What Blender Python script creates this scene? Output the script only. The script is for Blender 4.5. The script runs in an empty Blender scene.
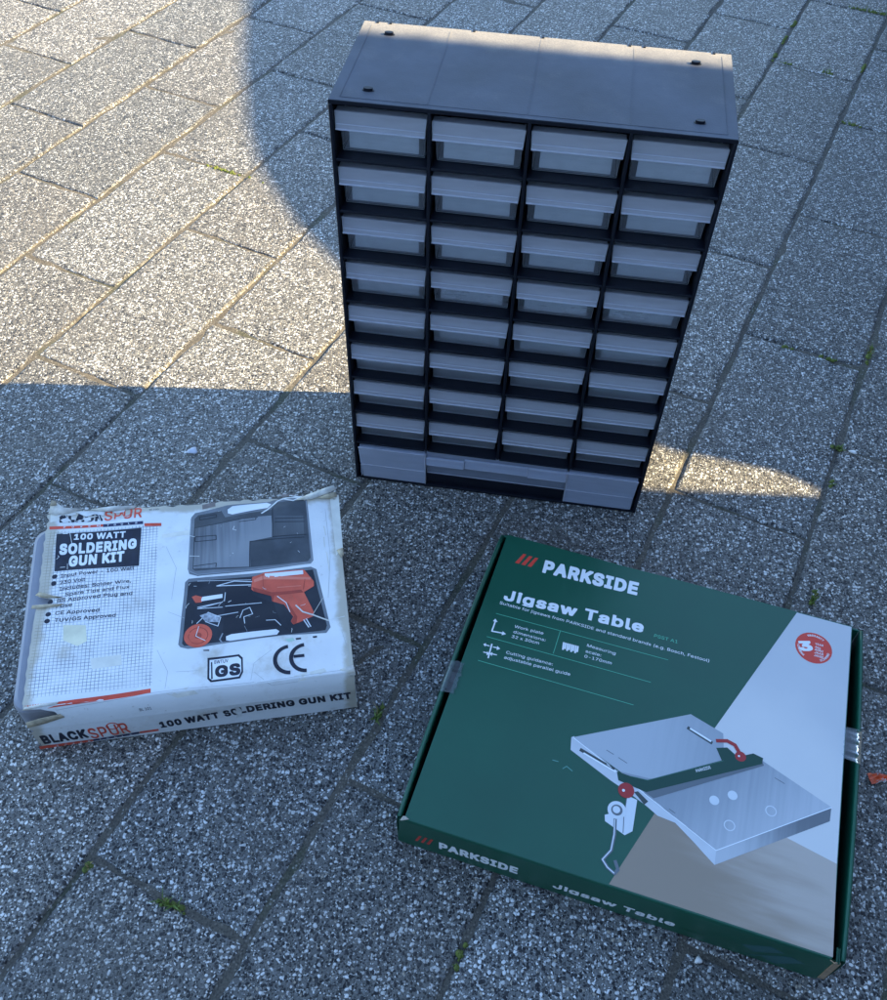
import bpy, bmesh, math, random
from mathutils import Vector, Matrix
random.seed(11)
SC = bpy.context.scene
COL = SC.collection

# ------------------------------------------------------------------ camera
cam_d = bpy.data.cameras.new('camera'); cam = bpy.data.objects.new('camera', cam_d); COL.objects.link(cam)
R_ = Vector((0.99916488, 0.03169673, 0.02578475)); U_ = Vector((-0.04085996, 0.77509282, 0.63052485)); F_ = Vector((0, 0.63105185, -0.77574066))
M = Matrix((R_, U_, -F_)).transposed().to_4x4(); M.translation = (0, 0, 0.785); cam.matrix_world = M
cam_d.sensor_fit = 'HORIZONTAL'; cam_d.sensor_width = 36; cam_d.lens = 947.576/887*36
cam_d.shift_x = -(449.267-443.5)/887; cam_d.shift_y = (520.737-500)/887
cam_d.clip_start = 0.01; cam_d.clip_end = 500
SC.camera = cam

# ------------------------------------------------------------------ light
SUN_EL = math.radians(30); SUN_AZ = math.atan2(0.015, 1.0)
wd = bpy.data.worlds.new('World'); SC.world = wd; wd.use_nodes = True
nt = wd.node_tree; bg = nt.nodes['Background']
sky = nt.nodes.new('ShaderNodeTexSky'); sky.sky_type = 'NISHITA'; sky.sun_disc = False
sky.sun_elevation = SUN_EL; sky.sun_rotation = math.pi/2 - SUN_AZ
sky.air_density = 1.0; sky.dust_density = 0.3; sky.ozone_density = 2.0
tintn = nt.nodes.new('ShaderNodeMix'); tintn.data_type = 'RGBA'; tintn.blend_type = 'MULTIPLY'; tintn.inputs[0].default_value = 1
tintn.inputs[7].default_value = (0.95, 1.0, 1.035, 1)          # the camera's white balance leaves the skylight blue
nt.links.new(sky.outputs[0], tintn.inputs[6]); nt.links.new(tintn.outputs[2], bg.inputs[0]); bg.inputs[1].default_value = 0.15
sun_d = bpy.data.lights.new('sun', 'SUN'); sun = bpy.data.objects.new('sun', sun_d); COL.objects.link(sun)
sd = Vector((math.cos(SUN_EL)*math.cos(SUN_AZ), math.cos(SUN_EL)*math.sin(SUN_AZ), math.sin(SUN_EL)))
sun.rotation_euler = sd.to_track_quat('Z', 'Y').to_euler(); sun.location = sd*20
sun_d.energy = 5.0; sun_d.angle = math.radians(0.6); sun_d.color = (1.0, 0.79, 0.43)
SC.view_settings.view_transform = 'Standard'; SC.view_settings.look = 'None'
SC.view_settings.exposure = 2.08; SC.view_settings.gamma = 1.0; SC.view_settings.use_curve_mapping = False
SC.render.engine = 'CYCLES'
SC.cycles.use_denoising = True
SC.cycles.max_bounces = 10; SC.cycles.transparent_max_bounces = 24; SC.cycles.sample_clamp_indirect = 6

# ------------------------------------------------------------------ helpers
def tag(o, label=None, cat=None, group=None, kind=None):
    if label: o['label'] = label
    if cat: o['category'] = cat
    if group: o['group'] = group
    if kind: o['kind'] = kind
    return o

def empty(name, loc, rz, label, cat, group=None):
    o = bpy.data.objects.new(name, None); COL.objects.link(o)
    o.location = loc; o.rotation_euler = (0, 0, rz); o.empty_display_size = 0.02
    return tag(o, label, cat, group)

class MB:
    """collects vertices and faces, links them as one mesh object"""
    def __init__(s): s.v = []; s.f = []; s.m = []; s.uv = None; s.smooth = []
    def add(s, vs, fs, mi=0, smooth=False):
        o = len(s.v); s.v += [tuple(v) for v in vs]
        for f in fs: s.f.append(tuple(o+i for i in f)); s.m.append(mi); s.smooth.append(smooth)
    def box(s, x0, x1, y0, y1, z0, z1, mi=0):
        s.add([(x0,y0,z0),(x1,y0,z0),(x1,y1,z0),(x0,y1,z0),(x0,y0,z1),(x1,y0,z1),(x1,y1,z1),(x0,y1,z1)],
              [(3,2,1,0),(4,5,6,7),(0,1,5,4),(1,2,6,5),(2,3,7,6),(3,0,4,7)], mi)
    def hexa(s, b, t, mi=0):
        s.add(list(b)+list(t), [(3,2,1,0),(4,5,6,7),(0,1,5,4),(1,2,6,5),(2,3,7,6),(3,0,4,7)], mi)
    def prism(s, pts, fn, mi=0, smooth=False):
        """pts: closed 2D outline; fn(p, k) -> 3D for k = 0 and 1"""
        n = len(pts); a = [fn(p, 0) for p in pts]; b = [fn(p, 1) for p in pts]
        s.add(a+b, [tuple(range(n-1, -1, -1)), tuple(range(n, 2*n))], mi)
        s.add(a+b, [(i, (i+1) % n, n+(i+1) % n, n+i) for i in range(n)], mi, smooth)
    def tube(s, pts, rad, n=8, mi=0, closed=True):
        rings = []
        for i, p in enumerate(pts):
            p = Vector(p); q = Vector(pts[min(i+1, len(pts)-1)]); o = Vector(pts[max(i-1, 0)]); d = (q-o).normalized()
            a = d.orthogonal().normalized(); b = d.cross(a); r = rad[i] if isinstance(rad, (list, tuple)) else rad
            rings.append([p + r*(math.cos(t)*a + math.sin(t)*b) for t in [2*math.pi*k/n for k in range(n)]])
        vs = [v for r in rings for v in r]
        fs = [(i*n+k, i*n+(k+1) % n, (i+1)*n+(k+1) % n, (i+1)*n+k) for i in range(len(pts)-1) for k in range(n)]
        s.add(vs, fs, mi, True)
        if closed: s.add(vs, [tuple(range(n-1, -1, -1)), tuple(range((len(pts)-1)*n, len(pts)*n))], mi)
    def build(s, name, mats, parent=None, bevel=0.0, seg=2, merge=False):
        me = bpy.data.meshes.new(name); me.from_pydata(s.v, [], s.f)
        if not isinstance(mats, (list, tuple)): mats = [mats]
        for m in mats: me.materials.append(m)
        me.polygons.foreach_set('material_index', s.m); me.polygons.foreach_set('use_smooth', s.smooth)
        if s.uv:
            l = me.uv_layers.new(name='print')
            for lp in me.loops: l.data[lp.index].uv = s.uv[lp.vertex_index]
        if merge:
            bm = bmesh.new(); bm.from_mesh(me); bmesh.ops.remove_doubles(bm, verts=bm.verts, dist=1e-5)
            bmesh.ops.recalc_face_normals(bm, faces=bm.faces); bm.to_mesh(me); bm.free()
        me.update()
        o = bpy.data.objects.new(name, me); COL.objects.link(o)
        if parent: o.parent = parent
        if bevel:
            b = o.modifiers.new('bevel', 'BEVEL'); b.width = bevel; b.segments = seg; b.limit_method = 'ANGLE'; b.angle_limit = math.radians(40)
            b.harden_normals = False
        return o

# ------------------------------------------------------------------ materials
def mat(name, col=(0.5,0.5,0.5), rough=0.5, spec=0.5, metal=0.0, var=0.0, vscale=40, bump=0.0, bscale=200, rvar=0.0, coat=0.0):
    m = bpy.data.materials.new(name); m.use_nodes = True; t = m.node_tree; p = t.nodes['Principled BSDF']
    p.inputs['Base Color'].default_value = (*col, 1); p.inputs['Roughness'].default_value = rough
    p.inputs['Specular IOR Level'].default_value = spec; p.inputs['Metallic'].default_value = metal; p.inputs['Coat Weight'].default_value = coat
    tc = t.nodes.new('ShaderNodeTexCoord')
    if var or rvar:
        n = t.nodes.new('ShaderNodeTexNoise'); n.inputs['Scale'].default_value = vscale; n.inputs['Detail'].default_value = 5; n.inputs['Roughness'].default_value = 0.62
        t.links.new(tc.outputs['Object'], n.inputs['Vector'])
        if var:
            r = t.nodes.new('ShaderNodeMapRange'); r.inputs[1].default_value = .3; r.inputs[2].default_value = .7; r.inputs[3].default_value = 1-var; r.inputs[4].default_value = 1+var
            t.links.new(n.outputs['Fac'], r.inputs[0])
            x = t.nodes.new('ShaderNodeVectorMath'); x.operation = 'SCALE'; x.inputs[0].default_value = col
            t.links.new(r.outputs[0], x.inputs['Scale']); t.links.new(x.outputs[0], p.inputs['Base Color'])
        if rvar:
            r = t.nodes.new('ShaderNodeMapRange'); r.inputs[1].default_value = .3; r.inputs[2].default_value = .7; r.inputs[3].default_value = rough-rvar; r.inputs[4].default_value = rough+rvar
            t.links.new(n.outputs['Fac'], r.inputs[0]); t.links.new(r.outputs[0], p.inputs['Roughness'])
    if bump:
        n = t.nodes.new('ShaderNodeTexNoise'); n.inputs['Scale'].default_value = bscale; n.inputs['Detail'].default_value = 4
        t.links.new(tc.outputs['Object'], n.inputs['Vector'])
        b = t.nodes.new('ShaderNodeBump'); b.inputs['Strength'].default_value = 1.0; b.inputs['Distance'].default_value = bump
        t.links.new(n.outputs['Fac'], b.inputs['Height']); t.links.new(b.outputs[0], p.inputs['Normal'])
    return m

def N(t, typ, **kw):
    n = t.nodes.new(typ)
    for k, v in kw.items():
        if k.startswith('i_'): n.inputs[int(k[2:])].default_value = v
        else: setattr(n, k, v)
    return n
def math_(t, op, a, b=None, c=None):
    n = t.nodes.new('ShaderNodeMath'); n.operation = op
    for i, x in enumerate((a, b, c)):
        if x is None: continue
        if isinstance(x, (int, float)): n.inputs[i].default_value = x
        else: t.links.new(x, n.inputs[i])
    return n.outputs[0]
def mixc(t, fac, a, b, mode='MIX'):
    n = t.nodes.new('ShaderNodeMix'); n.data_type = 'RGBA'; n.blend_type = mode
    for s, x in ((n.inputs[0], fac), (n.inputs[6], a), (n.inputs[7], b)):
        if isinstance(x, (int, float)): s.default_value = x
        elif isinstance(x, tuple): s.default_value = (*x, 1)
        else: t.links.new(x, s)
    return n.outputs[2]
def sstep(t, v, a, b, o0=0.0, o1=1.0):
    n = t.nodes.new('ShaderNodeMapRange'); n.interpolation_type = 'SMOOTHSTEP'
    n.inputs[1].default_value = a; n.inputs[2].default_value = b; n.inputs[3].default_value = o0; n.inputs[4].default_value = o1
    t.links.new(v, n.inputs[0]); return n.outputs[0]
def ramp(t, v, stops):
    n = t.nodes.new('ShaderNodeValToRGB'); cr = n.color_ramp; cr.interpolation = 'CONSTANT'
    while len(cr.elements) < len(stops): cr.elements.new(0.5)
    for e, (p, c) in zip(cr.elements, stops): e.position = p; e.color = (*c, 1)
    t.links.new(v, n.inputs[0]); return n.outputs[0]

def aggregate_mat():
    """washed concrete: dark, grey and white pebbles in a grey cement"""
    m = bpy.data.materials.new('washed_concrete'); m.use_nodes = True; t = m.node_tree; L = t.links; p = t.nodes['Principled BSDF']
    tc = N(t, 'ShaderNodeTexCoord')
    wob = N(t, 'ShaderNodeTexNoise'); wob.inputs['Scale'].default_value = 240; wob.inputs['Detail'].default_value = 1
    L.new(tc.outputs['Object'], wob.inputs['Vector'])
    sub = N(t, 'ShaderNodeVectorMath', operation='SUBTRACT'); L.new(wob.outputs['Color'], sub.inputs[0]); sub.inputs[1].default_value = (.5,.5,.5)
    scl = N(t, 'ShaderNodeVectorMath', operation='SCALE'); L.new(sub.outputs[0], scl.inputs[0]); scl.inputs['Scale'].default_value = 0.0030
    add = N(t, 'ShaderNodeVectorMath', operation='ADD'); L.new(tc.outputs['Object'], add.inputs[0]); L.new(scl.outputs[0], add.inputs[1])
    big = N(t, 'ShaderNodeTexNoise'); big.inputs['Scale'].default_value = 9; big.inputs['Detail'].default_value = 4; L.new(tc.outputs['Object'], big.inputs['Vector'])
    fine = N(t, 'ShaderNodeTexNoise'); fine.inputs['Scale'].default_value = 900; fine.inputs['Detail'].default_value = 3; L.new(tc.outputs['Object'], fine.inputs['Vector'])
    cement = mixc(t, fine.outputs['Fac'], (0.04,0.038,0.035), (0.20,0.19,0.17))
    att = N(t, 'ShaderNodeAttribute', attribute_name='tint')
    height = None; col = cement
    def stones(scale, lo, hi, stops, seedv):
        nonlocal col, height
        off = N(t, 'ShaderNodeVectorMath', operation='ADD'); L.new(add.outputs[0], off.inputs[0]); off.inputs[1].default_value = seedv
        v = N(t, 'ShaderNodeTexVoronoi', voronoi_dimensions='2D'); v.inputs['Scale'].default_value = scale; L.new(off.outputs[0], v.inputs['Vector'])
        sep = N(t, 'ShaderNodeSeparateColor'); L.new(v.outputs['Color'], sep.inputs[0])
        rad = math_(t, 'MAXIMUM', math_(t, 'MULTIPLY_ADD', sep.outputs[1], hi-lo, lo), .001)
        d = math_(t, 'DIVIDE', v.outputs['Distance'], rad)
        mask = sstep(t, d, 0.82, 1.02, 1.0, 0.0)
        c = ramp(t, sep.outputs[0], stops)
        vv = mixc(t, math_(t, 'MULTIPLY', sep.outputs[2], 0.28), c, (0.10,0.095,0.09))
        col = mixc(t, mask, col, vv)
        dome = math_(t, 'MULTIPLY', mask, math_(t, 'SUBTRACT', 1.15, math_(t, 'MULTIPLY', d, d)))
        height = dome if height is None else math_(t, 'MAXIMUM', height, math_(t, 'MULTIPLY', dome, 1.0))
    B = (0.012,0.012,0.014); D = (0.045,0.043,0.042); G = (0.17,0.165,0.155); W = (0.52,0.505,0.47); WW = (0.70,0.685,0.65); T = (0.36,0.31,0.24)
    stones(560, .10, .60, [(0,B),(.34,D),(.48,G),(.74,W),(.92,WW)], (3.1,1.7,0))
    stones(350, .0, .56, [(0,B),(.38,D),(.46,G),(.70,W),(.82,T),(.87,WW)], (0,0,0))
    stones(275, -.18, .50, [(0,B),(.46,D),(.52,G),(.70,W),(.82,WW)], (1.3,4.2,0))
    tint = mixc(t, 1.0, col, att.outputs['Color'], 'MULTIPLY')
    dirt = sstep(t, big.outputs['Fac'], .44, .74, 0.0, .34)
    tint = mixc(t, dirt, tint, (0.11,0.10,0.085))
    L.new(tint, p.inputs['Base Color'])
    p.inputs['Roughness'].default_value = 0.55; p.inputs['Specular IOR Level'].default_value = 0.3
    b = N(t, 'ShaderNodeBump'); b.inputs['Strength'].default_value = 0.6; b.inputs['Distance'].default_value = 0.0010
    L.new(math_(t, 'ADD', height, math_(t, 'MULTIPLY', fine.outputs['Fac'], .35)), b.inputs['Height']); L.new(b.outputs[0], p.inputs['Normal'])
    return m

def sand_mat():
    m = bpy.data.materials.new('joint_sand'); m.use_nodes = True; t = m.node_tree; L = t.links; p = t.nodes['Principled BSDF']
    tc = N(t, 'ShaderNodeTexCoord')
    a = N(t, 'ShaderNodeTexNoise'); a.inputs['Scale'].default_value = 700; a.inputs['Detail'].default_value = 4; L.new(tc.outputs['Object'], a.inputs['Vector'])
    b = N(t, 'ShaderNodeTexNoise'); b.inputs['Scale'].default_value = 14; b.inputs['Detail'].default_value = 4; L.new(tc.outputs['Object'], b.inputs['Vector'])
    c = mixc(t, a.outputs['Fac'], (0.022,0.020,0.017), (0.150,0.130,0.100))
    c = mixc(t, sstep(t, b.outputs['Fac'], .5, .68, 0, .75), c, (0.05,0.055,0.03))
    v = N(t, 'ShaderNodeTexVoronoi', voronoi_dimensions='2D'); v.inputs['Scale'].default_value = 420; L.new(tc.outputs['Object'], v.inputs['Vector'])
    sp = N(t, 'ShaderNodeSeparateColor'); L.new(v.outputs['Color'], sp.inputs[0])
    c = mixc(t, math_(t, 'MULTIPLY', sstep(t, v.outputs['Distance'], .25, .5, 1, 0), .45), c, ramp(t, sp.outputs[0], [(0,(.02,.02,.02)),(.35,(.12,.105,.08)),(.78,(.24,.21,.17)),(.95,(.42,.40,.36))]))
    L.new(c, p.inputs['Base Color']); p.inputs['Roughness'].default_value = .95
    bm = N(t, 'ShaderNodeBump'); bm.inputs['Strength'].default_value = 1; bm.inputs['Distance'].default_value = .001
    L.new(a.outputs['Fac'], bm.inputs['Height']); L.new(bm.outputs[0], p.inputs['Normal'])
    return m

def frosted(name, col, alpha, rough=.32):
    """translucent polypropylene: part see-through, part milky"""
    m = bpy.data.materials.new(name); m.use_nodes = True; t = m.node_tree; L = t.links
    out = t.nodes['Material Output']; t.nodes.remove(t.nodes['Principled BSDF'])
    tr = N(t, 'ShaderNodeBsdfTransparent'); tr.inputs[0].default_value = (.90,.93,.97,1)
    df = N(t, 'ShaderNodeBsdfDiffuse'); df.inputs[0].default_value = (*col,1)
    tl = N(t, 'ShaderNodeBsdfTranslucent'); tl.inputs[0].default_value = (*col,1)
    gl = N(t, 'ShaderNodeBsdfGlossy'); gl.inputs['Roughness'].default_value = rough
    tc = N(t, 'ShaderNodeTexCoord'); n = N(t, 'ShaderNodeTexNoise'); n.inputs['Scale'].default_value = 35; n.inputs['Detail'].default_value = 4
    mp = N(t, 'ShaderNodeMapping'); mp.inputs['Scale'].default_value = (1.0,1,6); L.new(tc.outputs['Object'], mp.inputs[0]); L.new(mp.outputs[0], n.inputs['Vector'])
    f = sstep(t, n.outputs['Fac'], .3, .7, alpha-.02, alpha+.02)
    a = N(t, 'ShaderNodeMixShader'); a.inputs[0].default_value = .4; L.new(df.outputs[0], a.inputs[1]); L.new(tl.outputs[0], a.inputs[2])
    b = N(t, 'ShaderNodeMixShader'); L.new(f, b.inputs[0]); L.new(tr.outputs[0], b.inputs[1]); L.new(a.outputs[0], b.inputs[2])
    fr = N(t, 'ShaderNodeFresnel'); fr.inputs[0].default_value = 1.45
    c = N(t, 'ShaderNodeMixShader'); L.new(fr.outputs[0], c.inputs[0]); L.new(b.outputs[0], c.inputs[1]); L.new(gl.outputs[0], c.inputs[2])
    L.new(c.outputs[0], out.inputs['Surface'])
    return m

AGG = aggregate_mat(); SAND = sand_mat()

# ------------------------------------------------------------------ ground: earth sheet, joint sand, pavers with real gaps
g = MB(); g.add([(-60,-60,-.06),(60,-60,-.06),(60,60,-.06),(-60,60,-.06)], [(0,1,2,3)])
tag(g.build('ground', mat('soil', (0.16,0.14,0.11), .95, var=.25, vscale=3, bump=.004, bscale=30)), kind='structure')
AZ = 1.14550283; DU = Vector((math.cos(AZ), math.sin(AZ))); DV = Vector((DU.y, -DU.x))
V0, PW, U0, PL = -0.82959, 0.153062, 0.281107, 0.304105
def grid_sheet(step, x0, x1, y0, y1, zf):
    nx = int((x1-x0)/step); ny = int((y1-y0)/step); vs = []; fs = []
    for j in range(ny+1):
        for i in range(nx+1):
            x = x0+i*step; y = y0+j*step; vs.append((x, y, zf(x, y)))
    for j in range(ny):
        for i in range(nx):
            k = j*(nx+1)+i; fs.append((k, k+1, k+nx+2, k+nx+1))
    return vs, fs
sb = MB()
vs, fs = grid_sheet(.02, -1.4, 1.6, -.2, 2.6, lambda x, y: -.0034+.0012*math.sin(x*23+3*math.sin(y*9))*math.sin(y*31+x*7)+random.uniform(-.0006,.0006))
sb.add(vs, fs, 0, True)
for (x0,x1,y0,y1) in [(-7,-1.4,-5,9),(1.6,8,-5,9),(-1.4,1.6,-5,-.2),(-1.4,1.6,2.6,9)]:
    sb.add([(x0,y0,-.0036),(x1,y0,-.0036),(x1,y1,-.0036),(x0,y1,-.0036)], [(0,1,2,3)])
tag(sb.build('joint_sand', SAND), kind='structure')

def build_pavers():
    rnd = random.Random(5); V = []; F = []; T = []
    for k in range(-24, 44):
        for n in range(-24, 34):
            ua = U0+(k % 2)*PL*.495+n*PL; va = V0+k*PW
            c = DU*(ua+PL/2)+DV*(va+PW/2)
            if not (-5.5 < c.x < 6.5 and -4 < c.y < 8): continue
            near = -1.6 < c.x < 1.8 and -.5 < c.y < 2.8
            nu, nv = (18, 9) if near else (1, 1)
            gu, gv = .0009+rnd.uniform(0,.0007), (.0017+rnd.uniform(-.0003,.0006))   # half gap across the ends / along the course
            dz = -rnd.uniform(0, .0012); tu = rnd.uniform(-.0015,.0015); tv = rnd.uniform(-.002,.002)
            b = 1+rnd.uniform(-.15,.13); w = rnd.uniform(-.02,.02); tint = (b*(1+w), b, b*(1-w), 1)
            per = []
            for i in range(nu): per.append((i/nu, 0, 0, -1))
            for i in range(nv): per.append((1, i/nv, 1, 0))
            for i in range(nu): per.append((1-i/nu, 1, 0, 1))
            for i in range(nv): per.append((0, 1-i/nv, -1, 0))
            o = len(V); m = len(per)
            rings = [(.0040, 0.0), (.0017, -.0009), (0, -.0034), (0, -.03)]
            ph = [rnd.uniform(0, 6.28) for _ in range(4)]
            jit = [(rnd.uniform(-1,1), rnd.uniform(-1,1), rnd.random()) for _ in per]
            for ri, (ins, z) in enumerate(rings):
                for (a, bb, nx, ny), (j1, j2, j3) in zip(per, jit):
                    u = ua+gu+a*(PL-2*gu); v = va+gv+bb*(PW-2*gv)
                    ii = ins*(1+.55*j1*near)+(.0022*(j3 > .93)*near if ri < 2 else 0)+.0005*j2*near+near*.0006*math.sin(17*(a+bb)+ph[0])*(1 if ri < 3 else 0)
                    du = (1 if a == 0 else -1 if a == 1 else 0); dv = (1 if bb == 0 else -1 if bb == 1 else 0)
                    u += du*ii; v += dv*ii
                    p = DU*u+DV*v
                    V.append((p.x, p.y, z+dz+(tu*(a-.5)+tv*(bb-.5))*.5))
            F.append(tuple(range(o, o+m))); T.append(tint)
            for ri in range(3):
                for i in range(m):
                    F.append((o+ri*m+i, o+(ri+1)*m+i, o+(ri+1)*m+(i+1) % m, o+ri*m+(i+1) % m)); T.append(tint)
    zmax = max(v[2] for v in V)
    V = [(x, y, z-max(0, zmax)-.0001) for x, y, z in V]
    me = bpy.data.meshes.new('paving'); me.from_pydata(V, [], F)
    bm = bmesh.new(); bm.from_mesh(me); bmesh.ops.recalc_face_normals(bm, faces=bm.faces); bm.to_mesh(me); bm.free()
    if me.polygons[0].normal.z < 0: me.flip_normals()
    at = me.color_attributes.new('tint', 'FLOAT_COLOR', 'CORNER')
    vals = []
    for p, tt in zip(me.polygons, T): vals += list(tt)*len(p.loop_indices)
    at.data.foreach_set('color', vals)
    me.materials.append(AGG); o = bpy.data.objects.new('paving', me); COL.objects.link(o)
    return tag(o, kind='structure')
build_pavers()

# ------------------------------------------------------------------ what throws the shade: added unseen board screen and rounded barbecue, both beyond the right edge of the frame
X0 = 1.35; TE = math.tan(SUN_EL)
def cast(x, y): return (y+.015*(X0-x), (X0-x)*TE)          # ground point of a shadow edge -> (y, z) on the plane x = X0
edge = [cast(.42,.697), cast(.2,.697), cast(-.1,.715), cast(-.40,.740), cast(-.53,.757), cast(-.68,.776), cast(-.85,.797)]
w = MB()
prof = [(-3.5,-.05), (edge[0][0]-.004,-.05)]+edge+[(edge[-1][0]+.03,1.6),(edge[-1][0]+.03,1.9),(-3.5,1.9)]
w.prism(prof, lambda p, k: (X0+k*.03, p[0], p[1]))
wall = w.build('shade_screen', mat('shade_screen_board', (.20,.17,.14), .8, var=.2, vscale=9, bump=.001, bscale=120))  # unseen panel added to cast shade, its edge shaped from the shadow line
tag(wall, 'added unseen board screen beyond the right edge, shaped to shade the boxes', 'screen')
blob = [(.392,.686),(.388,.708),(.35,.730),(.23,.757),(.06,.85),(-.07,.95),(-.158,1.046),(-.196,1.097),(-.259,1.181),(-.326,1.306),(-.37,1.445),(-.412,1.65),(-.448,1.894),(-.46,2.15)]
bq = [cast(*b) for b in blob]
top_y = bq[-1][0]; right = [(2*top_y-y, z) for y, z in reversed(bq[:-1])]
prof = [(bq[0][0]-.05,.03)]+bq+right+[(right[-1][0]+.05,.03)]
bb = empty('rounded_shade_caster', (X0+.02,top_y,0), 0, 'added unseen rounded barbecue beyond the right edge, shading the far paving', 'shade_caster')  # added unseen to cast the rounded shadow, outline traced back from its edge
c = MB(); c.prism(prof, lambda p, k: (k*.62, p[0]-top_y, p[1]), smooth=False)
c.build('caster_body', mat('caster_dark', (.06,.065,.07), .8, var=.2, vscale=20, bump=.003, bscale=25), bb)
for sy in (-1, 1):
    for x in (.08,.54):
        l = MB(); l.tube([(x, sy*(top_y-.85), 0),(x, sy*(top_y-.85), .05)], .02, 10); l.build('foot', mat('foot_rubber', (.02,.02,.02), .7), bb)

hw = empty('skylight_blocker', (0,-.72,0), 0, 'added low wall with pale coping, unseen on the near side of the paving, blocking skylight', 'wall')  # added out of view to cut skylight on the near faces
s = MB(); s.box(-3.5, 3.5, -.24, 0, -.05, .60); s.build('blocker_body', mat('blocker_render', (.22,.20,.18), .9, var=.15, vscale=6, bump=.003, bscale=80), hw)
s = MB(); s.box(-3.53, 3.53, -.27, .03, .602, .65); s.build('coping', mat('blocker_coping', (.26,.25,.23), .85, var=.2, vscale=9), hw, bevel=.006)

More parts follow.
